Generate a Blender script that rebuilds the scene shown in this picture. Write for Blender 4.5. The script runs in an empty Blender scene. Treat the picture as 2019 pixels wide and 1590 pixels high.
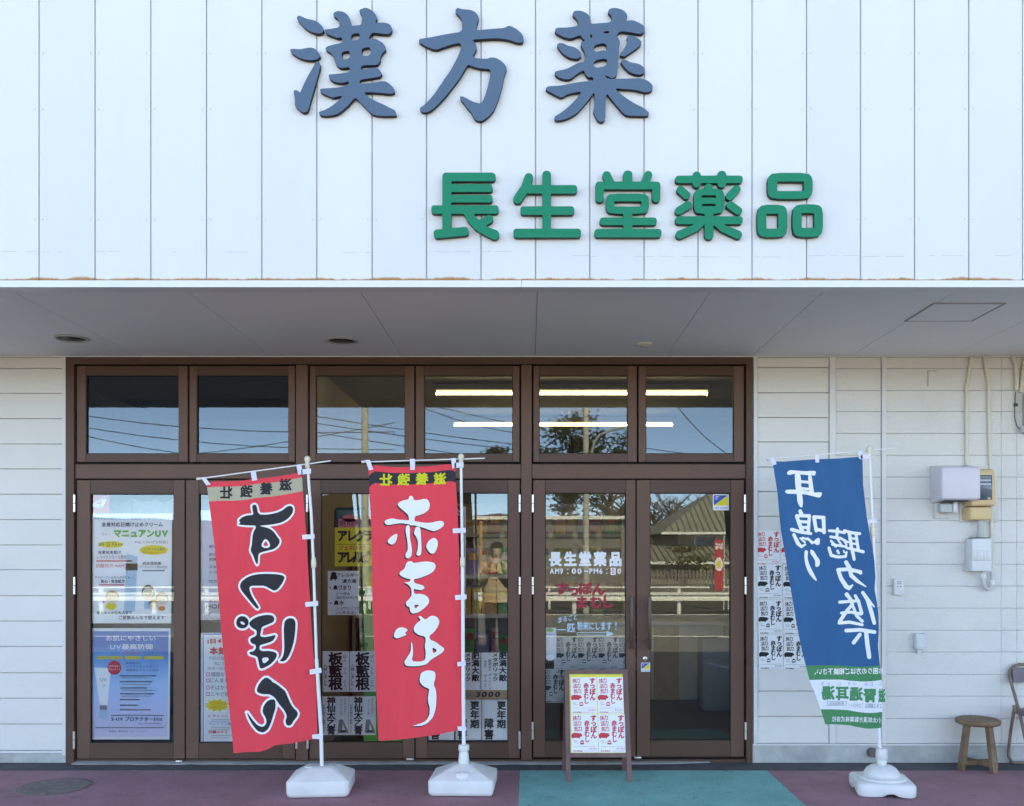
import bpy, bmesh, math, random
import numpy as np
from mathutils import Vector, Matrix
from mathutils.geometry import delaunay_2d_cdt
random.seed(7)
R = math.radians
SC = bpy.context.scene
COL = SC.collection

# ------------------------------------------------------------------ camera
F, CX, CY, CH, D = 1800.0, 1042.0, 1095.0, 1.56, 6.844      # focal length in photo pixels, vanishing point, eye height, distance to the wall
cam = bpy.data.cameras.new('camera')
camo = bpy.data.objects.new('camera', cam); COL.objects.link(camo)
camo.location = (0, -D, CH); camo.rotation_euler = (R(90), 0, 0)
cam.sensor_width = 36; cam.lens = F/2019*36
cam.shift_x = (1009.5-CX)/2019; cam.shift_y = (CY-795)/2019
cam.clip_start = 0.05; cam.clip_end = 2000
SC.camera = camo
# ------------------------------------------------------------------ sky, sun, exposure
SUN_EL, SUN_AZ = R(39), R(14)
world = bpy.data.worlds.new('World'); SC.world = world; world.use_nodes = True
wn = world.node_tree
sky = wn.nodes.new('ShaderNodeTexSky'); sky.sky_type = 'NISHITA'; sky.sun_disc = False
sky.sun_elevation = SUN_EL; sky.sun_rotation = SUN_AZ; sky.altitude = 50
sky.air_density = .32; sky.dust_density = .1; sky.ozone_density = 3.0
wn.links.new(sky.outputs[0], wn.nodes['Background'].inputs[0]); wn.nodes['Background'].inputs[1].default_value = 0.15
sl = bpy.data.lights.new('sun', 'SUN'); sl.energy = 2.5; sl.angle = R(0.5); sl.color = (1, .97, .92)
so = bpy.data.objects.new('sun', sl); COL.objects.link(so)
sv = Vector((math.sin(SUN_AZ)*math.cos(SUN_EL), math.cos(SUN_AZ)*math.cos(SUN_EL), math.sin(SUN_EL)))
so.rotation_euler = (-sv).to_track_quat('-Z', 'Y').to_euler(); so.location = sv*40
vs = SC.view_settings
vs.view_transform = 'Standard'; vs.look = 'None'; vs.gamma = 1; vs.use_curve_mapping = False; vs.exposure = 3.34
vs.use_white_balance = True; vs.white_balance_temperature = 10700; vs.white_balance_tint = 4
SC.render.engine = 'CYCLES'
SC.cycles.use_denoising = True
SC.cycles.max_bounces = 8; SC.cycles.diffuse_bounces = 4; SC.cycles.transparent_max_bounces = 12
SC.cycles.sample_clamp_indirect = 6

# ------------------------------------------------------------------ materials
MATS = {}
def mat(name, col, rough=.6, var=.06, scale=6, bump=0, bscale=60, metal=0, spec=.4, col2=None, stretch=(1, 1, 1), fine=0):
    if name in MATS: return MATS[name]
    m = bpy.data.materials.new(name); m.use_nodes = True; MATS[name] = m
    nt = m.node_tree; b = nt.nodes['Principled BSDF']
    b.inputs['Roughness'].default_value = rough; b.inputs['Metallic'].default_value = metal
    b.inputs['Specular IOR Level'].default_value = spec
    tc = nt.nodes.new('ShaderNodeTexCoord'); mp = nt.nodes.new('ShaderNodeMapping')
    mp.inputs['Scale'].default_value = stretch
    nt.links.new(tc.outputs['Object'], mp.inputs[0])
    n = nt.nodes.new('ShaderNodeTexNoise'); n.inputs['Scale'].default_value = scale; n.inputs['Detail'].default_value = 6
    n.inputs['Roughness'].default_value = .6
    nt.links.new(mp.outputs[0], n.inputs[0])
    r = nt.nodes.new('ShaderNodeValToRGB')
    c2 = col2 if col2 else tuple(min(1, c*(1+var)) for c in col)
    r.color_ramp.elements[0].color = (*[c*(1-var) for c in col], 1); r.color_ramp.elements[1].color = (*c2, 1)
    r.color_ramp.elements[0].position = .3; r.color_ramp.elements[1].position = .72
    nt.links.new(n.outputs[0], r.inputs[0])
    out = r.outputs[0]
    if fine:
        f = nt.nodes.new('ShaderNodeTexNoise'); f.inputs['Scale'].default_value = 220; f.inputs['Detail'].default_value = 3
        nt.links.new(tc.outputs['Object'], f.inputs[0])
        mr = nt.nodes.new('ShaderNodeMapRange'); mr.inputs[1].default_value = .3; mr.inputs[2].default_value = .7
        mr.inputs[3].default_value = 1-fine; mr.inputs[4].default_value = 1+fine
        nt.links.new(f.outputs[0], mr.inputs[0])
        mx = nt.nodes.new('ShaderNodeVectorMath'); mx.operation = 'SCALE'
        nt.links.new(out, mx.inputs[0]); nt.links.new(mr.outputs[0], mx.inputs['Scale']); out = mx.outputs[0]
    nt.links.new(out, b.inputs['Base Color'])
    if bump:
        bn = nt.nodes.new('ShaderNodeTexNoise'); bn.inputs['Scale'].default_value = bscale; bn.inputs['Detail'].default_value = 4
        nt.links.new(mp.outputs[0], bn.inputs[0])
        bp = nt.nodes.new('ShaderNodeBump'); bp.inputs['Strength'].default_value = bump; bp.inputs['Distance'].default_value = .01
        nt.links.new(bn.outputs[0], bp.inputs['Height']); nt.links.new(bp.outputs[0], b.inputs['Normal'])
    return m
def flat(name, col, rough=.7):
    return mat(name, col, rough, var=.03, scale=9)
def emit(name, col, s):
    m = bpy.data.materials.new(name); m.use_nodes = True; MATS[name] = m
    b = m.node_tree.nodes['Principled BSDF']; b.inputs['Base Color'].default_value = (.8, .8, .8, 1)
    b.inputs['Emission Color'].default_value = (*col, 1); b.inputs['Emission Strength'].default_value = s
    return m
def glassmat():
    m = bpy.data.materials.new('window_glass'); m.use_nodes = True; nt = m.node_tree; nt.nodes.clear()
    o = nt.nodes.new('ShaderNodeOutputMaterial'); mx = nt.nodes.new('ShaderNodeMixShader')
    t = nt.nodes.new('ShaderNodeBsdfTransparent'); t.inputs[0].default_value = (.985, .99, .985, 1)
    g = nt.nodes.new('ShaderNodeBsdfGlossy'); g.inputs['Roughness'].default_value = 0.0; g.inputs[0].default_value = (.80, .93, 1, 1)
    fr = nt.nodes.new('ShaderNodeFresnel'); fr.inputs[0].default_value = 1.8
    n = nt.nodes.new('ShaderNodeTexNoise'); n.inputs['Scale'].default_value = 1.3; n.inputs['Detail'].default_value = 1
    tc = nt.nodes.new('ShaderNodeTexCoord'); nt.links.new(tc.outputs['Object'], n.inputs[0])
    bp = nt.nodes.new('ShaderNodeBump'); bp.inputs['Strength'].default_value = .018; bp.inputs['Distance'].default_value = .01
    nt.links.new(n.outputs[0], bp.inputs['Height']); nt.links.new(bp.outputs[0], g.inputs['Normal'])
    nt.links.new(fr.outputs[0], mx.inputs[0]); nt.links.new(t.outputs[0], mx.inputs[1]); nt.links.new(g.outputs[0], mx.inputs[2])
    nt.links.new(mx.outputs[0], o.inputs[0]); return m
GLASS = glassmat()
def fasciamat():
    m = mat('white_fascia_paint', (.66, .66, .66), .5, var=.02, scale=1.3, bump=.12, bscale=2.2, stretch=(1, 1, .5))
    nt = m.node_tree; b = nt.nodes['Principled BSDF']; src = b.inputs['Base Color'].links[0].from_socket
    tc = nt.nodes.new('ShaderNodeTexCoord'); sp = nt.nodes.new('ShaderNodeSeparateXYZ'); nt.links.new(tc.outputs['Object'], sp.inputs[0])
    # rust creeping up from the cut lower edge (object origin is at the foot of the building)
    mr = nt.nodes.new('ShaderNodeMapRange'); mr.inputs[1].default_value = 3.075; mr.inputs[2].default_value = 3.030; mr.inputs[3].default_value = 0; mr.inputs[4].default_value = 1
    nt.links.new(sp.outputs[2], mr.inputs[0])
    n = nt.nodes.new('ShaderNodeTexNoise'); n.inputs['Scale'].default_value = 5; n.inputs['Detail'].default_value = 8; n.inputs['Roughness'].default_value = .75
    mpp = nt.nodes.new('ShaderNodeMapping'); mpp.inputs['Scale'].default_value = (1, 1, .35)
    nt.links.new(tc.outputs['Object'], mpp.inputs[0]); nt.links.new(mpp.outputs[0], n.inputs[0])
    a = nt.nodes.new('ShaderNodeMath'); a.operation = 'MULTIPLY_ADD'; a.inputs[1].default_value = .70; a.inputs[2].default_value = -.0
    nt.links.new(mr.outputs[0], a.inputs[0])
    s = nt.nodes.new('ShaderNodeMath'); s.operation = 'ADD'; nt.links.new(a.outputs[0], s.inputs[0]); nt.links.new(n.outputs[0], s.inputs[1])
    r = nt.nodes.new('ShaderNodeMapRange'); r.inputs[1].default_value = .93; r.inputs[2].default_value = 1.08
    nt.links.new(s.outputs[0], r.inputs[0])
    mx = nt.nodes.new('ShaderNodeMix'); mx.data_type = 'RGBA'; mx.inputs[7].default_value = (.42, .19, .06, 1)
    nt.links.new(r.outputs[0], mx.inputs[0]); nt.links.new(src, mx.inputs[6])
    # faint brown wash higher up and grey smudges with a shape of their own
    n2 = nt.nodes.new('ShaderNodeTexNoise'); n2.inputs['Scale'].default_value = 2.1; n2.inputs['Detail'].default_value = 5
    mp2 = nt.nodes.new('ShaderNodeMapping'); mp2.inputs['Scale'].default_value = (2.5, 1, .5)
    nt.links.new(tc.outputs['Object'], mp2.inputs[0]); nt.links.new(mp2.outputs[0], n2.inputs[0])
    r2 = nt.nodes.new('ShaderNodeMapRange'); r2.inputs[1].default_value = .55; r2.inputs[2].default_value = .8; r2.inputs[4].default_value = .16
    nt.links.new(n2.outputs[0], r2.inputs[0])
    mx2 = nt.nodes.new('ShaderNodeMix'); mx2.data_type = 'RGBA'; mx2.inputs[7].default_value = (.54, .54, .54, 1)
    nt.links.new(r2.outputs[0], mx2.inputs[0]); nt.links.new(mx.outputs[2], mx2.inputs[6])
    oi = nt.nodes.new('ShaderNodeObjectInfo'); mr3 = nt.nodes.new('ShaderNodeMapRange'); mr3.inputs[3].default_value = .965; mr3.inputs[4].default_value = 1.025
    nt.links.new(oi.outputs['Random'], mr3.inputs[0]); vm = nt.nodes.new('ShaderNodeVectorMath'); vm.operation = 'SCALE'
    nt.links.new(mx2.outputs[2], vm.inputs[0]); nt.links.new(mr3.outputs[0], vm.inputs['Scale'])
    nt.links.new(vm.outputs[0], b.inputs['Base Color'])
    return m
M_FAS = fasciamat()
M_WHITE = mat('white_trim_paint', (.70, .70, .70), .45, var=.03, scale=3)
M_GAP = flat('grey_panel_joint', (.48, .50, .52))
M_SOF = mat('soffit_board_paint', (.79, .785, .78), .75, var=.025, scale=1.5, bump=.05, bscale=90)
M_SID = mat('cream_siding_paint', (.72, .705, .68), .55, var=.035, scale=2.2, bump=.25, bscale=70, stretch=(.5, 1, 1))
M_SIDR = mat('stucco_siding_paint', (.72, .705, .68), .6, var=.04, scale=2.2, bump=.55, bscale=110)
M_SGAP = flat('siding_joint_shade', (.55, .54, .52))
M_BRO = mat('brown_aluminium', (.146, .079, .058), .45, var=.07, scale=3, bump=.02, metal=.0, spec=.22, stretch=(1, 1, .3))
M_BROD = mat('brown_aluminium_rail', (.106, .059, .044), .45, var=.07, scale=3, spec=.22)
M_BLACK = flat('black_gasket', (.012, .011, .011))
M_STEEL = mat('stainless_steel', (.72, .71, .69), .32, metal=.85)
M_CONC = mat('weathered_concrete', (.44, .45, .44), .85, var=.22, scale=5, bump=.4, bscale=40, fine=.08)
M_ASPH = mat('dark_asphalt_strip', (.10, .10, .11), .9, var=.18, scale=8, bump=.8, bscale=160, fine=.25)
def ground_paint(name, col, seed):
    """painted asphalt: worn patches, gum and oil spots, pale grit"""
    m = mat(name, col, .85, var=.16, scale=2.6, bump=.9, bscale=120, fine=.42, spec=.25); nt = m.node_tree; b = nt.nodes['Principled BSDF']; src = b.inputs['Base Color'].links[0].from_socket
    tc = nt.nodes.new('ShaderNodeTexCoord')
    for sc_, lo, hi, c_, amt in ((7+seed, .62, .72, (.10, .085, .09), .38), (70, .70, .76, (.05, .045, .05), .7), (95, .71, .78, (.55, .5, .5), .45)):
        n = nt.nodes.new('ShaderNodeTexNoise'); n.inputs['Scale'].default_value = sc_; n.inputs['Detail'].default_value = 4
        mp = nt.nodes.new('ShaderNodeMapping'); mp.inputs['Location'].default_value = (seed*3.1+sc_, sc_, 0); nt.links.new(tc.outputs['Object'], mp.inputs[0]); nt.links.new(mp.outputs[0], n.inputs[0])
        r = nt.nodes.new('ShaderNodeMapRange'); r.inputs[1].default_value = lo; r.inputs[2].default_value = hi; r.inputs[4].default_value = amt; nt.links.new(n.outputs[0], r.inputs[0])
        mx = nt.nodes.new('ShaderNodeMix'); mx.data_type = 'RGBA'; mx.inputs[7].default_value = (*c_, 1); nt.links.new(r.outputs[0], mx.inputs[0]); nt.links.new(src, mx.inputs[6]); src = mx.outputs[2]
    nt.links.new(src, b.inputs['Base Color']); return m
M_PUR = ground_paint('plum_painted_asphalt', (.40, .215, .25), 0)
M_GRN = ground_paint('teal_painted_asphalt', (.18, .50, .48), 2)
M_ROAD = mat('road_asphalt', (.14, .135, .13), .9, var=.15, scale=2, fine=.15)
M_PLASTIC = mat('white_plastic', (.74, .74, .74), .42, var=.07, scale=5, bump=.08, bscale=14)
M_PLAIN = mat('pole_white_plastic', (.80, .80, .80), .35, var=.02)
M_IVORY = mat('ivory_plastic', (.74, .70, .56), .4, var=.02)
M_PAPER = mat('paper_white', (.82, .83, .86), .6, var=.02, scale=5, bump=.12, bscale=6)
M_SLATE = mat('slate_blue_letter_face', (.085, .142, .215), .65, var=.04, scale=3, spec=.08)
M_LDARK = flat('letter_edge_dark', (.02, .02, .035))
M_LGREEN = mat('green_letter_face', (.001, .215, .125), .7, var=.03, scale=3, spec=.0)
M_LGDARK = flat('green_letter_edge', (.02, .055, .045))

# ------------------------------------------------------------------ mesh tools
class MB:
    def __init__(s): s.v = []; s.f = []; s.m = []; s.sm = []
    def add(s, vs_, fs, mi=0, smooth=False):
        o = len(s.v); s.v += [Vector(v) for v in vs_]
        for f in fs: s.f.append([i+o for i in f]); s.m.append(mi); s.sm.append(smooth)
        return s
    def box(s, x0, x1, y0, y1, z0, z1, mi=0):
        v = [(x, y, z) for x in (x0, x1) for y in (y0, y1) for z in (z0, z1)]
        return s.add(v, [(0, 1, 3, 2), (4, 6, 7, 5), (0, 4, 5, 1), (2, 3, 7, 6), (0, 2, 6, 4), (1, 5, 7, 3)], mi)
    def rbox(s, x0, x1, y0, y1, z0, z1, r=.01, seg=2, mi=0, mtx=None, smooth=True):
        bm = bmesh.new(); bmesh.ops.create_cube(bm, size=1)
        for v in bm.verts: v.co = Vector(((x0+x1)/2+v.co.x*(x1-x0), (y0+y1)/2+v.co.y*(y1-y0), (z0+z1)/2+v.co.z*(z1-z0)))
        bmesh.ops.bevel(bm, geom=bm.edges[:], offset=r, segments=seg, profile=.5, affect='EDGES')
        if mtx: bmesh.ops.transform(bm, matrix=mtx, verts=bm.verts)
        bm.verts.ensure_lookup_table(); bm.verts.index_update()
        s.add([v.co.copy() for v in bm.verts], [[v.index for v in f.verts] for f in bm.faces], mi, smooth); bm.free(); return s
    def bar(s, a, b, w, d, up=Vector((0, 0, 1)), mi=0):
        a = Vector(a); b = Vector(b); t = (b-a).normalized(); x = t.cross(up)
        if x.length < 1e-4: x = t.cross(Vector((0, 1, 0)))
        x.normalize(); y = t.cross(x)
        v = []
        for p in (a, b):
            for i, j in ((-1, -1), (1, -1), (1, 1), (-1, 1)): v.append(p+x*w/2*i+y*d/2*j)
        return s.add(v, [(0, 1, 2, 3), (7, 6, 5, 4), (0, 4, 5, 1), (1, 5, 6, 2), (2, 6, 7, 3), (3, 7, 4, 0)], mi)
    def tube(s, pts, r, n=8, mi=0, caps=True):
        pts = [Vector(p) for p in pts]; rs = r if isinstance(r, (list, tuple)) else [r]*len(pts)
        o = []; fs = []; ref = None
        for i, p in enumerate(pts):
            t = (pts[min(i+1, len(pts)-1)]-pts[max(i-1, 0)]).normalized()
            if ref is None:
                ref = Vector((0, 0, 1)) if abs(t.z) < .9 else Vector((1, 0, 0))
            x = (ref-t*ref.dot(t)).normalized(); ref = x; y = t.cross(x)
            for k in range(n):
                a = 2*math.pi*k/n; o.append(p+(x*math.cos(a)+y*math.sin(a))*rs[i])
        for i in range(len(pts)-1):
            for k in range(n):
                k2 = (k+1) % n; fs.append((i*n+k, i*n+k2, (i+1)*n+k2, (i+1)*n+k))
        s.add(o, fs, mi, True)
        if caps: s.add(o[:n], [list(range(n))[::-1]], mi); s.add(o[-n:], [list(range(n))], mi)
        return s
    def lathe(s, prof, c, n=24, mi=0, mtx=None, smooth=True):
        o = []; fs = []
        for r, z in prof:
            for k in range(n):
                a = 2*math.pi*k/n; o.append(Vector((r*math.cos(a), r*math.sin(a), z)))
        if mtx: o = [mtx @ p for p in o]
        o = [p+Vector(c) for p in o]
        for i in range(len(prof)-1):
            for k in range(n):
                k2 = (k+1) % n; fs.append((i*n+k, i*n+k2, (i+1)*n+k2, (i+1)*n+k))
        fs.append(list(range(n))[::-1]); fs.append([(len(prof)-1)*n+k for k in range(n)])
        return s.add(o, fs, mi, smooth)
def root_loc(o):
    while o.parent: o = o.parent
    return Vector(o.location)
def obj(name, mb, mats, parent=None, loc=None, label=None):
    """one mesh object from world-space geometry; parts are stored relative to their thing's base"""
    if not isinstance(mats, (list, tuple)): mats = [mats]
    me = bpy.data.meshes.new(name)
    off = root_loc(parent) if parent else Vector(loc or (0, 0, 0))
    me.from_pydata([tuple(v-off) for v in mb.v], [], mb.f)
    for m in mats: me.materials.append(m)
    me.polygons.foreach_set('material_index', mb.m); me.polygons.foreach_set('use_smooth', mb.sm); me.update()
    o = bpy.data.objects.new(name, me); COL.objects.link(o)
    if parent: o.parent = parent
    else: o.location = off
    if label: o['label'] = label
    return o
def tag(o, label, cat, group=None):
    o['label'] = label; o['category'] = cat
    if group: o['group'] = group
    return o
def thing(name, loc, label, cat, group=None):
    o = bpy.data.objects.new(name, None); COL.objects.link(o); o.location = loc; o.empty_display_size = .1
    return tag(o, label, cat, group)
def struct(name, mb, m, kind='structure'):
    o = obj(name, mb, m); o['kind'] = kind; return o
def copy_tree(root):
    def cp(o, parent):
        c = o.copy(); COL.objects.link(c)
        if parent: c.parent = parent
        for ch in o.children: cp(ch, c)
        return c
    return cp(root, None)
def W(px, py, y):
    s = F/(y+D); return Vector(((px-CX)/s, y, CH-(py-CY)/s))
def X(px, y=0): return (px-CX)*(y+D)/F
def Z(py, y=0): return CH-(py-CY)*(y+D)/F

# ------------------------------------------------------------------ lettering tools
def chaikin(p, q=.22):
    o = []
    for i in range(len(p)):
        a, b = p[i], p[(i+1) % len(p)]
        o.append((a[0]*(1-q)+b[0]*q, a[1]*(1-q)+b[1]*q)); o.append((a[0]*q+b[0]*(1-q), a[1]*q+b[1]*(1-q)))
    return o
def sd_poly(loops, PX, PY):
    d = np.full(PX.shape, 1e9); ins = np.zeros(PX.shape, bool)
    for lp in loops:
        n = len(lp)
        for i in range(n):
            x0, y0 = lp[i]; x1, y1 = lp[(i+1) % n]
            ex, ey = x1-x0, y1-y0; l2 = ex*ex+ey*ey+1e-9
            t = np.clip(((PX-x0)*ex+(PY-y0)*ey)/l2, 0, 1)
            d = np.minimum(d, (PX-x0-t*ex)**2+(PY-y0-t*ey)**2)
            c = ((y0 > PY) != (y1 > PY)) & (PX < (x1-x0)*(PY-y0)/((y1-y0) if y1 != y0 else 1e-9)+x0)
            ins ^= c
    d = np.sqrt(d); return np.where(ins, -d, d)
def sd_caps(pts, PX, PY):
    d = np.full(PX.shape, 1e9)
    for (x0, y0, r0), (x1, y1, r1) in zip(pts[:-1], pts[1:]):
        ex, ey = x1-x0, y1-y0; l2 = ex*ex+ey*ey+1e-9
        t = np.clip(((PX-x0)*ex+(PY-y0)*ey)/l2, 0, 1)
        d = np.minimum(d, np.hypot(PX-x0-t*ex, PY-y0-t*ey)-(r0+(r1-r0)*t))
    return d
def sd_rbox(x0, y0, x1, y1, r, PX, PY, rot=0):
    cx, cy = (x0+x1)/2, (y0+y1)/2; c, s = math.cos(rot), math.sin(rot)
    dx, dy = PX-cx, PY-cy; u = abs(dx*c+dy*s)-abs(x1-x0)/2+r; v = abs(-dx*s+dy*c)-abs(y1-y0)/2+r
    return np.hypot(np.maximum(u, 0), np.maximum(v, 0))+np.minimum(np.maximum(u, v), 0)-r
def contours(Fd, xs, ys, lev):
    G = Fd-lev; nx, ny = len(xs), len(ys); nxt = {}
    pos = {}
    def ep(k):
        if k in pos: return pos[k]
        i, j, h = k
        a = G[j, i]; i2, j2 = (i+1, j) if h == 0 else (i, j+1)
        b = G[j2, i2]; t = a/(a-b)
        p = (xs[i]+(xs[i2]-xs[i])*t, ys[j]+(ys[j2]-ys[j])*t); pos[k] = p; return p
    ins = G < 0
    cs = ins[:-1, :-1].astype(int)+2*ins[:-1, 1:]+4*ins[1:, 1:]+8*ins[1:, :-1]
    T = {1: [(3, 0)], 2: [(0, 1)], 3: [(3, 1)], 4: [(1, 2)], 5: [(3, 0), (1, 2)], 6: [(0, 2)], 7: [(3, 2)], 8: [(2, 3)], 9: [(2, 0)], 10: [(0, 1), (2, 3)],
         11: [(2, 1)], 12: [(1, 3)], 13: [(1, 0)], 14: [(0, 3)]}
    for j, i in zip(*np.nonzero((cs > 0) & (cs < 15))):
        E = ((i, j, 0), (i+1, j, 1), (i, j+1, 0), (i, j, 1))
        for a, b in T[int(cs[j, i])]: nxt[E[a]] = E[b]
    loops = []
    while nxt:
        k0 = next(iter(nxt)); lp = []; k = k0
        while k in nxt: lp.append(ep(k)); k = nxt.pop(k)
        if len(lp) > 5: loops.append(lp)
    return loops
def simplify(lp, tol):
    def dp(a, b, out):
        (x0, y0), (x1, y1) = lp[a], lp[b]; L = math.hypot(x1-x0, y1-y0)+1e-9; md, mi = 0, None
        for i in range(a+1, b):
            d = abs((x1-x0)*(y0-lp[i][1])-(x0-lp[i][0])*(y1-y0))/L if L > 1e-6 else math.hypot(lp[i][0]-x0, lp[i][1]-y0)
            if d > md: md, mi = d, i
        if md > tol: dp(a, mi, out); dp(mi, b, out)
        else: out.append(lp[a])
    n = len(lp); h = n//2; o = []; lp = lp+[lp[0]]
    dp(0, h, o); dp(h, n, o); return o
def glyph(shapes, levels, step, tol=.8, pad=40):
    """shapes: ('p', outer, hole, ...) traced outlines, ('s', [(x,y,r)...]) strokes, ('b', x0,y0,x1,y1,r[,rot]) bars; returns contour loops per level"""
    ax = []; ay = []
    for sh in shapes:
        if sh[0] == 'p': ax += [p[0] for p in sh[1]]; ay += [p[1] for p in sh[1]]
        elif sh[0] == 's':
            for x, y, r in sh[1]: ax += [x-r, x+r]; ay += [y-r, y+r]
        else: ax += [sh[1]-20, sh[3]+20]; ay += [sh[2]-20, sh[4]+20]
    xs = np.arange(min(ax)-pad, max(ax)+pad, step); ys = np.arange(min(ay)-pad, max(ay)+pad, step)
    PX, PY = np.meshgrid(xs, ys); Fd = np.full(PX.shape, 1e9)
    for sh in shapes:
        if sh[0] == 'p': d = sd_poly([chaikin(l) for l in sh[1:]], PX, PY)
        elif sh[0] == 's': d = sd_caps(sh[1], PX, PY)
        else: d = sd_rbox(*sh[1:6], PX, PY, *(sh[6:7]))
        Fd = np.minimum(Fd, d)
    return [[simplify(l, tol) for l in contours(Fd, xs, ys, lv)] for lv in levels]
def tess(loops, grid=0):
    vs_, es, off = [], [], 0
    for l in loops:
        n = len(l); vs_ += [Vector((p[0], p[1])) for p in l]; es += [(off+k, off+(k+1) % n) for k in range(n)]; off += n
    if grid:
        x0 = min(p.x for p in vs_); x1 = max(p.x for p in vs_); y0 = min(p.y for p in vs_); y1 = max(p.y for p in vs_)
        gx, gy = np.meshgrid(np.arange(x0, x1, grid), np.arange(y0, y1, grid))
        d = sd_poly(loops, gx, gy)
        vs_ += [Vector((a, b)) for a, b in zip(gx[d < -grid*.3], gy[d < -grid*.3])]
    r = delaunay_2d_cdt(vs_, es, [], 0, 1e-5); P_ = r[0]; F_ = r[2]
    c = np.array([[sum(P_[i].x for i in f)/3, sum(P_[i].y for i in f)/3] for f in F_])
    ins = sd_poly(loops, c[:, 0], c[:, 1]) < 0
    return [(p.x, p.y) for p in P_], [list(f) for f, k in zip(F_, ins) if k]
_tx = {}
def text_mesh(s, bold=0):
    k = (s, bold)
    if k in _tx: return _tx[k]
    c = bpy.data.curves.new('t', 'FONT'); c.body = s; c.resolution_u = 2; c.offset = bold
    o = bpy.data.objects.new('t', c); COL.objects.link(o)
    dg = bpy.context.evaluated_depsgraph_get()
    me = bpy.data.meshes.new_from_object(o.evaluated_get(dg))
    v = [(p.co.x, p.co.y) for p in me.vertices]; f = [list(p.vertices) for p in me.polygons]
    bpy.data.objects.remove(o); bpy.data.curves.remove(c); bpy.data.meshes.remove(me)
    _tx[k] = (v, f); return _tx[k]
def char_mesh(ch, bold):
    """one character in its em square; bold strokes are grown from the outline so that they merge cleanly"""
    k = (ch, 'c', bold)
    if k in _tx: return _tx[k]
    v, f = text_mesh(ch)
    if bold and v:
        cnt = {}
        for q in f:
            for a, b in zip(q, q[1:]+q[:1]): cnt.setdefault((min(a, b), max(a, b)), []).append((a, b))
        E = [e[0] for e in cnt.values() if len(e) == 1]
        st = .014; pad = bold+.04
        xs = np.arange(min(p[0] for p in v)-pad, max(p[0] for p in v)+pad, st); ys = np.arange(min(p[1] for p in v)-pad, max(p[1] for p in v)+pad, st)
        PX, PY = np.meshgrid(xs, ys); A = np.array([v[a] for a, b in E]); Bq = np.array([v[b] for a, b in E]); d = np.full(PX.shape, 1e9); ins = np.zeros(PX.shape, bool)
        for (x0, y0), (x1, y1) in zip(A, Bq):
            ex, ey = x1-x0, y1-y0; t = np.clip(((PX-x0)*ex+(PY-y0)*ey)/(ex*ex+ey*ey+1e-12), 0, 1)
            d = np.minimum(d, (PX-x0-t*ex)**2+(PY-y0-t*ey)**2)
            if y0 != y1: ins ^= ((y0 > PY) != (y1 > PY)) & (PX < ex*(PY-y0)/ey+x0)
        d = np.sqrt(d); d = np.where(ins, -d, d)
        lp = [simplify(l, .003) for l in contours(d, xs, ys, bold)]
        lp = [l for l in lp if len(l) > 2]
        v, f = tess(lp)
    _tx[k] = (v, f); return _tx[k]
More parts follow.
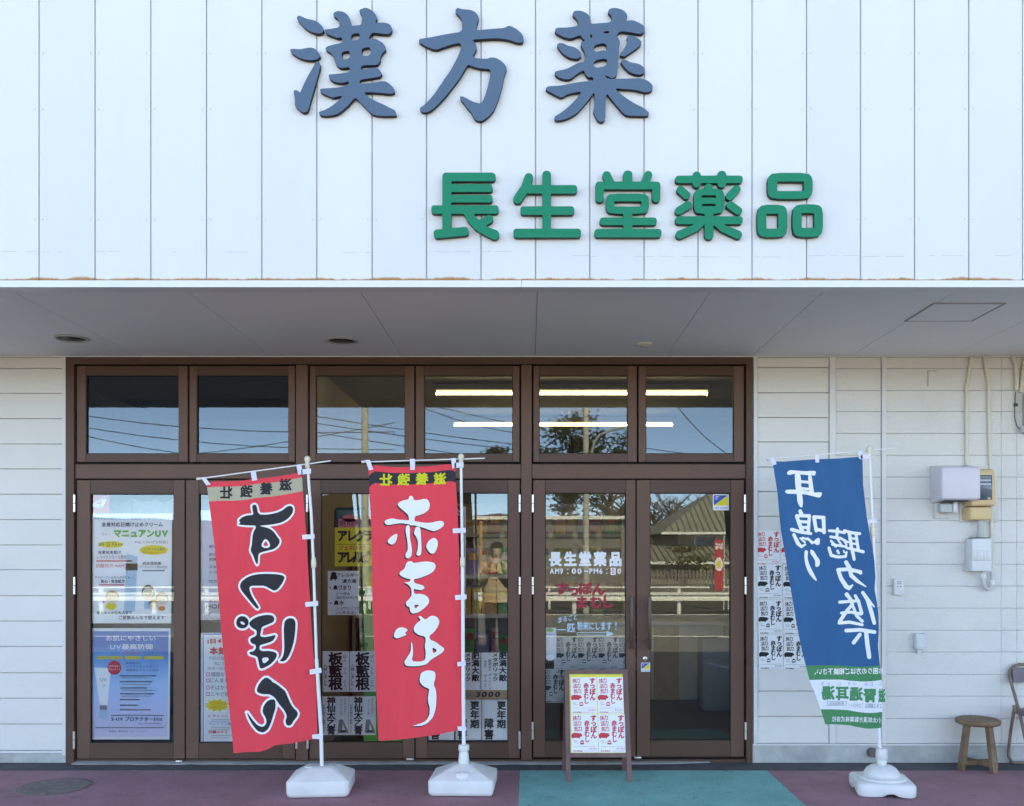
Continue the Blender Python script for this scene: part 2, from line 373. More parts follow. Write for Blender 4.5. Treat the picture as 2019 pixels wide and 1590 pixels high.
class Print:
    """flat print collected per colour; mp(u, v, layer) turns print coordinates into a place on the sheet"""
    def __init__(s, mp): s.mp = mp; s.c = {}
    def mb(s, col): return s.c.setdefault(col, MB())
    def tri(s, col, pts, fs, layer=1): s.mb(col).add([s.mp(p[0], p[1], layer) for p in pts], fs)
    def rect(s, col, x0, y0, x1, y1, layer=1, n=1):
        pts = []; fs = []
        for i in range(n+1): t = i/n; pts += [(x0+(x1-x0)*t, y0), (x0+(x1-x0)*t, y1)]
        for i in range(n): fs.append((2*i, 2*i+2, 2*i+3, 2*i+1))
        s.tri(col, pts, fs, layer)
    def poly(s, col, loops, layer=1, grid=0):
        p, t = tess(loops, grid); s.tri(col, p, [list(x) for x in t], layer)
    def ell(s, col, cx, cy, rx, ry, layer=1, n=24, ring=0):
        o = [(cx+rx*math.cos(2*math.pi*k/n), cy+ry*math.sin(2*math.pi*k/n)) for k in range(n)]
        if ring:
            i = [(cx+(rx-ring)*math.cos(2*math.pi*k/n), cy+(ry-ring)*math.sin(2*math.pi*k/n)) for k in range(n)]
            s.tri(col, o+i, [(k, (k+1) % n, n+(k+1) % n, n+k) for k in range(n)], layer)
        else: s.tri(col, o, [list(range(n))], layer)
    def frame(s, col, x0, y0, x1, y1, w, layer=1):
        s.rect(col, x0, y0, x1, y0+w, layer); s.rect(col, x0, y1-w, x1, y1, layer); s.rect(col, x0, y0+w, x0+w, y1-w, layer); s.rect(col, x1-w, y0+w, x1, y1-w, layer)
    def text(s, col, t, x0, y0, x1, y1, bold=0, mirror=False, shear=0, slope=0, layer=2):
        big = abs(x1-x0)/max(1, len(t)) > 6.5 or abs(x1-x0) < 2
        v, f = [], []; x = 0
        for ch in t:
            cv, cf = char_mesh(ch, bold if big else 0) if ch != ' ' else ([], [])
            o = len(v); wide = ord(ch) > 0x2000
            a = 0 if wide or not cv else .07-min(p[0] for p in cv)
            v += [(p[0]+x+a, p[1]) for p in cv]; f += [[i+o for i in q] for q in cf]
            x += 1.0 if wide else (.35 if not cv else max(p[0] for p in cv)-min(p[0] for p in cv)+.13)
        if not v: return
        a0 = min(p[0] for p in v); a1 = max(p[0] for p in v); b0 = min(p[1] for p in v); b1 = max(p[1] for p in v)
        pts = []
        for p in v:
            u = (p[0]-a0)/(a1-a0+1e-9); w = (b1-p[1])/(b1-b0+1e-9)
            if mirror: u = 1-u
            x = x0+u*(x1-x0)+shear*(1-w)*(y1-y0); pts.append((x, y0+w*(y1-y0)+slope*(x-x0)))
        s.tri(col, pts, f, layer)
    def char(s, col, ch, cx, cy, w, h, bold=0, mirror=False, layer=2, rot=0):
        v, f = char_mesh(ch, bold); pts = []
        for p in v:
            u, q = p[0]-.5, .38-p[1]
            if ch in 'ー～' and rot == 'v': u, q = q*-1, u
            if mirror: u = -u
            pts.append((cx+u*w, cy+q*h))
        s.tri(col, pts, f, layer)
    def vtext(s, col, t, cx, y0, y1, w, bold=0, layer=2, mirror=False):
        n = len(t); h = (y1-y0)/n
        for i, ch in enumerate(t):
            if ch != ' ': s.char(col, ch, cx, y0+(i+.5)*h, w, h*.98, bold, mirror, layer, 'v')
    def split(s, name):
        s.parts = getattr(s, 'parts', [])+[(name, s.c)]; s.c = {}
    def done(s, parent, names=None):
        for nm, cc in getattr(s, 'parts', []):
            for col, mb in cc.items(): obj(nm if col != 'white' or len(cc) == 1 else nm+'_outline', mb, flat('print_'+col, INK[col]), parent)
        for col, mb in s.c.items():
            nm = (names or {}).get(col, 'lettering'); o = obj(nm, mb, flat('print_'+col, INK[col]), parent)
            if nm == 'lettering': o['kind'] = 'stuff'
INK = {'black': (.018, .018, .024), 'red': (.68, .05, .07), 'pink': (.72, .20, .26), 'rose': (.62, .12, .30), 'white': (.82, .83, .86), 'green': (.10, .42, .10), 'yellow': (.80, .66, .04),
       'navy': (.02, .035, .14), 'blue': (.03, .09, .42), 'skyblue': (.20, .42, .66), 'grey': (.24, .25, .28), 'lightgrey': (.5, .52, .56), 'orange': (.75, .25, .05),
       'lime': (.62, .60, .03), 'darkred': (.38, .03, .05), 'bgreen': (.035, .25, .10), 'paleblue': (.42, .60, .74), 'tan': (.60, .42, .24), 'teal': (.03, .16, .17), 'skin': (.78, .68, .58), 'iceblue': (.45, .56, .82), 'midblue': (.10, .24, .60), 'lilac': (.66, .64, .84)}
def onplane(y, lay=.0006): return lambda u, v, l: W(u, v, y-lay*l)

# ================================================================== ground
g = MB(); g.box(-400, 400, -400, 400, -.30, -.012); struct('ground', g, M_ROAD)
g = MB(); g.box(-14, -.062, -1.27, -.237, -.2, 0.0); g.box(1.725, 14, -1.27, -.237, -.2, 0.0); struct('plum_pavement', g, M_PUR)
g = MB(); g.box(-.062, 1.725, -1.27, -.237, -.2, .001); struct('teal_walkway', g, M_GRN)
g = MB()
xs = np.linspace(-14, 14, 57)
for a, b in zip(xs[:-1], xs[1:]):
    g.box(a, b, -.237, .2, -.2, .004)
struct('asphalt_strip', g, M_ASPH)
g = MB(); rnd = random.Random(3)
xs = np.linspace(-3.40, 1.36, 60); pf = -.055
for i, (a, b) in enumerate(zip(xs[:-1], xs[1:])):
    nf = (-.055+rnd.uniform(-.012, .008)) if b < .9 else -.055+.055*(b-.9)/.46
    g.add([(a, pf, .008), (b, nf, .008), (b, .02, .012), (a, .02, .012), (a, pf, -.02), (b, nf, -.02)], [(0, 1, 2, 3), (0, 4, 5, 1)]); pf = nf
struct('concrete_threshold', g, M_CONC)
g = MB(); g.box(-60, 60, -17.2, -10.6, -.2, -.004); struct('road', g, mat('worn_road', (.18, .175, .165), .9, var=.12, scale=.6, fine=.12))
g = MB(); g.box(-60, 60, -10.75, -10.6, -.1, 0.001); g.box(-60, 60, -17.2, -17.05, -.1, .001)
struct('road_edge_lines', g, flat('road_paint', (.75, .75, .72)))

g = MB(); g.box(-70, 70, -75, -17.25, -.2, -.006); struct('verge', g, mat('bare_soil', (.085, .072, .05), .95, var=.35, scale=.8, bump=.6, bscale=6))

g = MB()
for a, b, w in (((1290, 1237), (1440, 1258), .06), ((1180, 1222), (1290, 1237), .06), ((1395, 1307), (1470, 1324), .05)):
    P0, P1 = [Vector(((q[0]-CX)*1.56/(q[1]-CY), -(1.56*F/(q[1]-CY)-D), -.008)) for q in (a, b)]
    n = (P1-P0).cross(Vector((0, 0, 1))).normalized()*w
    g.add([P0-n, P1-n, P1+n, P0+n], [(0, 1, 2, 3)])
struct('parking_lines', g, flat('road_paint', (.75, .75, .72)))

# ================================================================== shop building
YF = -1.95                       # face of the white fascia
B = thing('shop_building', (0, 0, 0), 'white single storey shop with panelled fascia, soffit and brown glazed front', 'shop')
# fascia panels
joints = [75.5, 186, 296, 406, 515, 623.5, 732.5, 840, 947.5, 1055, 1162, 1269, 1375.5, 1482, 1589.5, 1696, 1802.5, 1909.5, 2015.5]
jx = [(p+1.0-CX)*(YF+D)/F for p in joints]
while jx[0] > -6: jx.insert(0, jx[0]-.2955)
while jx[-1] < 6: jx.append(jx[-1]+.2905)
zb = Z(553, YF)
for a, b in zip(jx[:-1], jx[1:]):
    m = MB(); m.rbox(a+.0028, b-.0028, YF, YF+.03, zb, 4.9, .003, 1, smooth=False); obj('fascia_panel', m, M_FAS, B)
m = MB(); m.box(jx[0]-.02, jx[-1]+.02, YF+.012, YF+.07, zb+.004, 4.9); obj('fascia_backing', m, M_GAP, B)
m = MB(); rq = random.Random(11)
for i, (a, b) in enumerate(zip(jx[:-1], jx[1:])):
    zz = Z(498 if b < .2 else 506, YF)+rq.uniform(-.004, .004); x = a+.01
    while x < b-.03:
        w = rq.uniform(.02, .12)
        if rq.random() < .55: m.box(x, min(b-.005, x+w), YF-.0012, YF+.001, zz, zz+.0022)
        x += w+rq.uniform(.01, .05)
obj('patched_seam', m, flat('seam_filler', (.50, .51, .52)), B)['kind'] = 'stuff'
zl = Z(566.5, YF-.012)
for a, b in ((-6.2, X(1028, YF)), (X(1028, YF)+.002, 6.2)):
    m = MB(); m.box(a, b, YF-.012, YF+.06, zl, zb-.004); obj('drip_trim', m, M_WHITE, B)
m = MB(); m.box(-9, -6.22, YF, YF+.06, zl, 4.9); m.box(6.22, 9, YF, YF+.06, zl, 4.9); m.box(-9, 9, YF-.03, 10, 4.9, 4.96)
m.box(-9, 9, YF+.07, YF+.12, zl+.01, 4.9); m.box(-9, -8.8, YF+.12, 10, 0, 4.9); m.box(8.8, 9, YF+.12, 10, 0, 4.9); m.box(-8.8, 8.8, 9.8, 10, 0, 4.9)
obj('outer_shell', m, M_WHITE, B)
m = MB()
for a in jx[1:-1]:
    for z in (3.36, 3.95, 4.25, 4.55):
        for q in (-.022, .022): m.box(a+q-.0035, a+q+.0035, YF-.0016, YF+.001, z-.0035, z+.0035)
obj('screw_head', m, flat('painted_screw', (.50, .51, .54)), B)['kind'] = 'stuff'
# soffit boards
ZS = 3.05
sj = [X(p) for p in (-240, 18, 275, 535, 792, 1055, 1313, 1481, 1676, 1870, 2060, 2260)]
sj = [-8.8, -7.0]+sj+[7.0, 8.8]
for a, b in zip(sj[:-1], sj[1:]):
    m = MB(); m.box(a+.002, b-.002, YF+.125, .0, ZS, ZS+.012); obj('soffit_board', m, M_SOF, B)
m = MB(); m.box(-8.8, 8.8, YF+.125, .0, ZS+.012, ZS+.03); obj('soffit_backing', m, M_GAP, B)
m = MB(); m.box(-8.8, 8.8, -.012, -.002, ZS-.006, ZS-.0005); obj('soffit_edge_trim', m, M_SOF, B)
# access hatch in the soffit
m = MB(); hx0, hx1, hy0, hy1 = 2.39, 2.82, -1.455, -1.04
m.box(hx0, hx1, hy0, hy0+.012, ZS-.006, ZS-.001); m.box(hx0, hx1, hy1-.012, hy1, ZS-.006, ZS-.001)
m.box(hx0, hx0+.012, hy0+.012, hy1-.012, ZS-.006, ZS-.001); m.box(hx1-.012, hx1, hy0+.012, hy1-.012, ZS-.006, ZS-.001)
h = obj('hatch_frame', m, flat('hatch_rim', (.38, .38, .38)), B)
m = MB(); m.box(hx0+.015, hx1-.015, hy0+.015, hy1-.015, ZS-.004, ZS-.001); obj('hatch_lid', m, M_SOF, h)
# walls behind the siding
XL, XR = X(131), X(1483)         # glazed opening
ZBR = Z(1466); ZBL = Z(1480)
m = MB(); m.box(-8.8, XL, .018, .16, 0, ZS+.03); m.box(XR, 8.8, .018, .16, 0, ZS+.03); m.box(XL, XR, .018, .16, ZS-.0, ZS+.03); obj('wall_backing', m, M_SGAP, B)
def planks(x0, x1, ys_px, ztop, zbot, mt, gap=.0025, splits=()):
    zs = [ztop]+[Z(p) for p in ys_px]+[zbot]
    xx = [x0]+list(splits)+[x1]
    for z1, z0 in zip(zs[:-1], zs[1:]):
        for a, b in zip(xx[:-1], xx[1:]):
            m = MB(); m.rbox(a+(.0008 if a != x0 else 0), b-(.0008 if b != x1 else 0), 0, .017, z0+gap, z1-gap, .002, 1, smooth=False); obj('siding_plank', m, mt, B)
planks(-6.5, X(123), [727, 776, 826, 876, 925, 975, 1025, 1075, 1124, 1175, 1225, 1275, 1327, 1377, 1428], ZS-.007, ZBL, M_SID)
m = MB(); m.box(-8.8, -6.5, 0, .017, ZBL, ZS); obj('side_wall_panel', m, M_SID, B)
m = MB(); m.box(X(123)+.003, XL-.001, -.012, .018, Z(1484)-.02, ZS-.007); obj('corner_trim', m, M_WHITE, B)
m = MB(); m.box(-8.8, X(123), -.008, .018, Z(1485), ZBL-.003); obj('base_trim', m, M_WHITE, B)
planks(X(1494), X(1634), [725, 775, 824, 872, 921.5, 970, 1018.5, 1067, 1116, 1165, 1214, 1264, 1314, 1363, 1413], ZS-.007, ZBR, M_SID, gap=.0035)
gl = [727, 770, 812, 855, 898, 941, 984, 1027, 1070, 1113, 1156, 1199.5, 1243, 1286, 1330, 1373, 1417]
planks(X(1648), X(1737), gl, ZS-.007, ZBR, M_SIDR, gap=.0011)
planks(X(1747), 6.5, gl, ZS-.007, ZBR, M_SIDR, gap=.0011, splits=(X(1974), X(2005)))
m = MB(); m.box(6.5, 8.8, 0, .017, ZBR, ZS); obj('side_wall_panel', m, M_SID, B)
for a, b in ((1485.5, 1493), (1635, 1647), (1738, 1746)):
    m = MB(); m.box(X(a), X(b), -.012, .018, ZBR+.001, ZS-.007); obj('batten_trim', m, M_WHITE, B)
m = MB(); m.box(XR+.001, 8.8, -.009, .018, Z(1470), ZBR-.003); obj('base_trim', m, M_WHITE, B)
m = MB(); m.box(-8.8, XL-.001, .002, .17, -.1, Z(1486)); obj('foundation', m, M_CONC, B)
m = MB(); m.box(XR+.001, 8.8, .002, .17, -.1, Z(1471)); obj('foundation', m, M_CONC, B)
m = MB(); m.tube([(X(1718), -.05, Z(1482)), (X(1718), .01, Z(1484))], .036, 14); obj('drain_pipe', m, flat('drain_brown', (.13, .11, .10)), B)
# a faint painted-over blank plate on the upper siding
m = MB(); m.box(X(1828), X(1831), -.003, .0, Z(763), Z(731)); m.box(X(1831), X(1846), -.003, .0, Z(733), Z(731)); obj('cover_plate', m, flat('plate_edge', (.45, .43, .38)), B)
# interior shell
PT = X(600)                      # partition between the dark bay and the shop
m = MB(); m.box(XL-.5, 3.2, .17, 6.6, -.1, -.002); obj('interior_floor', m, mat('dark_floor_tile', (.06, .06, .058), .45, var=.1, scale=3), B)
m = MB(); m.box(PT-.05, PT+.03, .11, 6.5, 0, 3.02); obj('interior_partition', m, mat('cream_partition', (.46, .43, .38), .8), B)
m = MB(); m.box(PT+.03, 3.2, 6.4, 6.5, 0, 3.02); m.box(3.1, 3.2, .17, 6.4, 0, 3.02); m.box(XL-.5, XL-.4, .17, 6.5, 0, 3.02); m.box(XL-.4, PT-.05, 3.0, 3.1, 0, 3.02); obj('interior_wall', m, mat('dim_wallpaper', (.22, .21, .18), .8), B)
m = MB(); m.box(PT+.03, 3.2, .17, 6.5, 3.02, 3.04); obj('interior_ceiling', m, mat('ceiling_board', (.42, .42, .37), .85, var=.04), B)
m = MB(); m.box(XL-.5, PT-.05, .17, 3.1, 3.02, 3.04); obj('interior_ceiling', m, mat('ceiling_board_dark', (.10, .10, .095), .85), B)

# ---- brown frame
fr = MB(); yf0, yf1 = -.012, .11
zt0 = Z(704.5)-.002
fr.box(XL, X(147), yf0, yf1, .0, zt0); fr.box(X(1471), XR, yf0, yf1, .0, zt0)
fr.box(X(147), X(1471), yf0, yf1, Z(719), zt0)
frame = obj('door_frame', fr, M_BROD, B)
def frame_part(x0, x1, y0, y1, nm, d0=.0, d1=.1, mt=None):
    m = MB(); m.rbox(X(x0), X(x1), d0, d1, Z(y1), Z(y0), .003, 1, smooth=False); return obj(nm, m, mt or M_BRO, frame)
for a, b in ((583.5, 607), (1027.5, 1048.5)): frame_part(a, b, 719.5, 1499, 'post', -.004)
for a, b in ((147.3, 583.2), (607.3, 1027.2), (1048.8, 1470.7)): frame_part(a, b, 915.5, 944, 'crossbar', .004)
m = MB(); m.box(X(147.3), X(1470.7), .012, .1, .004, Z(1498.5)); obj('sill', m, M_BROD, frame)
# dark recess behind the leaf joints
m = MB()
for (x0, x1, y0, y1) in ((147.3, 583.2, 719.3, 915.2), (607.3, 1027.2, 719.3, 915.2), (1048.8, 1470.7, 719.3, 915.2), (147.3, 583.2, 944.3, 1498), (607.3, 1027.2, 944.3, 1498), (1048.8, 1470.7, 944.3, 1498)):
    m.box(X(x0-3), X(x0+6), .064, .092, Z(y1+3), Z(y0-3)); m.box(X(x1-6), X(x1+3), .064, .092, Z(y1+3), Z(y0-3)); m.box(X(x0+6), X(x1-6), .064, .092, Z(y0+6), Z(y0-3)); m.box(X(x0+6), X(x1-6), .064, .092, Z(y1+3), Z(y1-6))
    xm = (x0+x1)/2; m.box(X(xm-5), X(xm+5), .064, .092, Z(y1-6), Z(y0+6))
obj('rebate', m, M_BLACK, frame)
GY = .034
def leaf(nm, x0, x1, y0, y1, gx0, gx1, gy0, gy1):
    """one framed leaf: two stiles run full height, rails butt between them"""
    m = MB(); a, b, c, d = X(x0), X(x1), X(gx0), X(gx1); z0, z1, g0, g1 = Z(y1), Z(y0), Z(gy1), Z(gy0)
    m.rbox(a, c, .008, .06, z0, z1, .003, 1, 0, smooth=False); m.rbox(d, b, .008, .06, z0, z1, .003, 1, 0, smooth=False)
    m.rbox(c+.0006, d-.0006, .0105, .058, g1, z1, .002, 1, 1, smooth=False); m.rbox(c+.0006, d-.0006, .0105, .058, z0, g0, .002, 1, 1, smooth=False)
    lf = obj(nm, m, [M_BRO, M_BROD], B)
    e = .0115; k = MB(); y0b, y1b = .024, .031
    k.box(c, c+.005, y0b, y1b, g0, g1); k.box(d-.005, d, y0b, y1b, g0, g1); k.box(c+.005, d-.005, y0b, y1b, g0, g0+.005); k.box(c+.005, d-.005, y0b, y1b, g1-.005, g1); obj('gasket', k, M_BLACK, lf)
    p = MB(); p.add([(c, GY, g0), (d, GY, g0), (d, GY, g1), (c, GY, g1)], [(0, 1, 2, 3)]); obj('pane', p, GLASS, lf)
    return lf
for x0, x1, a, b in ((150, 369, 168, 351), (372.5, 581, 387, 568), (610, 816.5, 622, 798), (819.5, 1024.5, 836, 1011), (1051.5, 1256, 1063, 1238), (1259.5, 1467.5, 1274, 1448)):
    leaf('transom_window', x0, x1, 721.5, 911, a, b, 740, 894.5)
dA = leaf('glass_door', 150, 363.2, 946.5, 1497, 176.5, 341, 974, 1466)
dB = leaf('glass_door', 365.6, 581, 946.5, 1497, 391, 556, 974, 1466)
dC = leaf('glass_door', 609.5, 816.8, 946.5, 1497, 632, 794, 973, 1465)
dD = leaf('glass_door', 819.2, 1025, 946.5, 1496, 842, 1001.5, 972, 1465)
dE = leaf('glass_door', 1051, 1253.3, 946.5, 1494, 1075, 1234.5, 972, 1462)
dF = leaf('glass_door', 1255.7, 1467.8, 946.5, 1493, 1282, 1441.5, 972, 1461)
def hinge(d, px, py, h=34):
    m = MB(); r = .0095
    for z0, z1 in ((Z(py+h/2), Z(py+.6)), (Z(py-.6), Z(py-h/2))): m.tube([(X(px), -.006, z0), (X(px), -.006, z1)], r, 10)
    obj('hinge', m, M_STEEL, d)
for d, px in ((dA, 147.5), (dB, 584), (dC, 606), (dD, 1024.5), (dE, 1050.5), (dF, 1468.5)):
    for py in (993, 1155, 1459 if d not in (dE, dF) else 1441): hinge(d, px+(1.2 if d in (dB, dC, dF) and py > 1100 else -.8 if d is dA and py > 1400 else 0), py)
for d, px in ((dE, 1244), (dF, 1279)):
    m = MB(); m.rbox(X(px)-.012, X(px)+.012, -.066, -.04, Z(1279), Z(1176), .004, 2)
    for py in (1193, 1262): m.tube([(X(px), -.045, Z(py)), (X(px), .012, Z(py))], .011, 10)
    obj('handle', m, mat('dark_bronze_handle', (.075, .042, .030), .3, spec=.5), d)
m = MB(); m.lathe([(.019, 0), (.019, .006), (.014, .010), (.006, .011)], (X(1272), .006, Z(1299)), 20, mtx=Matrix.Rotation(R(90), 4, 'X')); m.box(X(1272)-.003, X(1272)+.003, -.0065, -.004, Z(1301), Z(1297), 1)
obj('lock', m, [M_STEEL, M_BLACK], dF)
for d, a, b, py in ((dA, 349, 362, 1500), (dC, 802, 816, 1496), (dE, 1250, 1264, 1493)):
    m = MB(); m.rbox(X(a), X(b), -.03, .005, Z(py+2.2), Z(py-2), .003, 1); obj('floor_latch', m, M_STEEL, d)
# vinyl lettering on the left leaf of the entrance
P = Print(lambda u, v, l: W(u, v, GY-.0008*l))
for ch, cx in zip('長生堂薬品', (1094.5, 1124.5, 1153.5, 1183, 1213.5)): P.char('white', ch, cx, 1102.5, 25, 29, .05)
P.text('white', 'AM9', 1084, 1121, 1110, 1132, .03); P.text('white', ':', 1118, 1122, 1121, 1132, .03); P.text('white', '00', 1127, 1121, 1147, 1132, .03)
P.text('white', '~', 1151, 1125, 1159, 1128.5, .03); P.text('white', 'PM6', 1162, 1121, 1188, 1132, .03); P.text('white', ':', 1195, 1122, 1198, 1132, .03)
P.rect('white', 1204, 1120, 1214, 1134, 1); P.text('red', '0', 1206, 1121, 1211.5, 1132.5, .03, layer=2); P.text('white', '0', 1217, 1121, 1225, 1132, .03)
for ch, cx, cy in zip('すっぽん', (1108, 1130, 1154, 1180), (1161, 1164, 1161, 1162)): P.char('darkred', ch, cx, cy, 27, 25, .05)
for ch, cx, cy in zip('まむし', (1147, 1175, 1198), (1188, 1188, 1187)): P.char('darkred', ch, cx, cy, 26, 26, .05)
P.text('paleblue', 'まるごと', 1101, 1217, 1138, 1229, .02, slope=-.2)
P.char('paleblue', '一', 1107, 1242, 18, 16, .03); P.char('paleblue', '匹', 1126, 1238, 17, 19, .03)
P.text('paleblue', '粉末にします', 1138, 1226, 1206, 1243, .03); P.text('paleblue', '!', 1213, 1226, 1216, 1242, .03)
P.rect('paleblue', 1139, 1247, 1196, 1248.2); P.rect('paleblue', 1139, 1252, 1196, 1253.2); P.rect('paleblue', 1138, 1247, 1139.2, 1253.2); P.poly('paleblue', [[(1196, 1244), (1211, 1250), (1196, 1256)]])
P.done(dE)

# ================================================================== sign letters on the fascia
def sign_letter(name, label, shapes, ox, oy, sc, face, edge, group, thick=.026, step=9):
    loops = glyph(shapes, [0], step, 1.0)[0]
    yb = YF-.004; yfc = yb-thick; m = MB()
    P2 = lambda p, y: Vector((X(ox+p[0]/sc, yfc), y, Z(oy+p[1]/sc, yfc)))
    pts, tris = tess(loops)
    m.add([P2(p, yfc) for p in pts], [list(t) for t in tris], 0)
    for l in loops:
        n = len(l); m.add([P2(p, yfc) for p in l]+[P2(p, yb) for p in l], [(i, (i+1) % n, n+(i+1) % n, n+i) for i in range(n)], 1)
    c = sum((v for v in m.v), Vector())/len(m.v); zmin = min(v.z for v in m.v)
    o = obj(name, m, [face, edge], loc=(c.x, yb, zmin)); tag(o, label, 'sign letter', group)
K1 = [('p', [(165, 165), (180, 143), (200, 138), (235, 155), (310, 186), (375, 195), (440, 222), (495, 272), (520, 318), (512, 350), (482, 372), (420, 372), (340, 345), (265, 295), (210, 232), (175, 195)]),
      ('p', [(75, 580), (120, 570), (210, 582), (280, 565), (345, 554), (405, 572), (445, 610), (472, 655), (465, 685), (425, 712), (370, 722), (290, 718), (200, 692), (120, 645), (90, 620)]),
      ('p', [(420, 738), (455, 735), (480, 790), (440, 930), (390, 1100), (345, 1260), (318, 1370), (290, 1402), (240, 1405), (190, 1370), (140, 1320), (145, 1240), (130, 1170), (125, 1120), (155, 1110), (185, 1125), (212, 1150), (250, 1050), (310, 930), (370, 830)]),
      ('p', [(640, 125), (660, 90), (720, 78), (790, 95), (840, 140), (868, 200), (878, 275), (940, 268), (1008, 262), (1015, 200), (1022, 145), (985, 95), (980, 65), (1065, 32), (1120, 55), (1175, 90), (1205, 140), (1218, 175), (1185, 235), (1250, 230), (1320, 232), (1380, 250), (1412, 300), (1405, 350), (1370, 382), (1300, 378), (1200, 365), (1140, 365), (1100, 450), (1190, 440), (1230, 460), (1290, 495), (1322, 540), (1330, 590), (1290, 620), (1260, 670), (1252, 740), (1215, 785), (1130, 785), (1010, 790), (1000, 850), (1050, 845), (1120, 822), (1200, 820), (1250, 845), (1280, 895), (1260, 935), (1180, 950), (1090, 962), (990, 978), (985, 1030), (1090, 1025), (1200, 1010), (1300, 992), (1360, 1015), (1420, 1070), (1448, 1120), (1430, 1155), (1370, 1162), (1280, 1150), (1150, 1140), (1035, 1142), (1100, 1200), (1190, 1255), (1300, 1300), (1380, 1345), (1445, 1370), (1470, 1430), (1460, 1448), (1390, 1448), (1290, 1450), (1180, 1442), (1120, 1400), (1080, 1360), (1000, 1275), (930, 1205), (880, 1265), (820, 1330), (740, 1395), (680, 1430), (600, 1445), (510, 1448), (460, 1435), (455, 1395), (530, 1375), (620, 1325), (700, 1260), (770, 1185), (700, 1195), (640, 1212), (590, 1195), (480, 1145), (465, 1105), (500, 1092), (600, 1088), (700, 1078), (840, 1052), (850, 995), (770, 1018), (700, 1015), (640, 1000), (590, 960), (578, 908), (650, 905), (740, 895), (860, 875), (862, 810), (760, 825), (715, 815), (680, 780), (655, 720), (635, 650), (610, 625), (545, 590), (540, 560), (580, 535), (660, 515), (770, 490), (750, 415), (710, 435), (640, 410), (560, 380), (535, 350), (530, 320), (600, 315), (730, 292), (720, 210), (690, 165), (655, 150)],
       [(878, 380), (992, 365), (982, 452), (880, 468)], [(748, 612), (860, 595), (862, 695), (765, 718)], [(1013, 564), (1132, 547), (1128, 662), (1015, 670)])]
K2 = [('p', [(580, 65), (610, 35), (650, 52), (720, 60), (780, 65), (840, 90), (880, 135), (888, 180), (865, 240), (850, 332), (940, 325), (1090, 310), (1235, 300), (1270, 270), (1320, 280), (1390, 320), (1450, 375), (1475, 430), (1470, 480), (1440, 495), (1380, 490), (1310, 462), (1200, 440), (1080, 435), (920, 445), (795, 455), (840, 495), (862, 550), (855, 585), (800, 688), (900, 700), (1000, 705), (1040, 685), (1110, 690), (1180, 730), (1235, 785), (1255, 830), (1240, 870), (1218, 930), (1205, 1010), (1180, 1110), (1150, 1220), (1110, 1320), (1080, 1385), (1020, 1450), (960, 1500), (900, 1520), (850, 1505), (820, 1470), (790, 1405), (735, 1345), (700, 1290), (645, 1235), (642, 1190), (680, 1195), (730, 1220), (790, 1255), (860, 1280), (920, 1288), (960, 1215), (1000, 1090), (1030, 960), (1045, 840), (960, 832), (880, 825), (800, 800), (745, 775), (690, 870), (640, 955), (560, 1060), (490, 1150), (430, 1220), (350, 1305), (270, 1375), (210, 1405), (150, 1400), (125, 1375), (112, 1350), (160, 1320), (230, 1255), (320, 1150), (410, 1010), (510, 870), (580, 745), (640, 620), (662, 535), (640, 495), (560, 510), (440, 545), (340, 585), (280, 575), (210, 545), (105, 490), (105, 445), (220, 430), (350, 405), (500, 375), (670, 350), (670, 250), (665, 190), (640, 150), (590, 105)])]
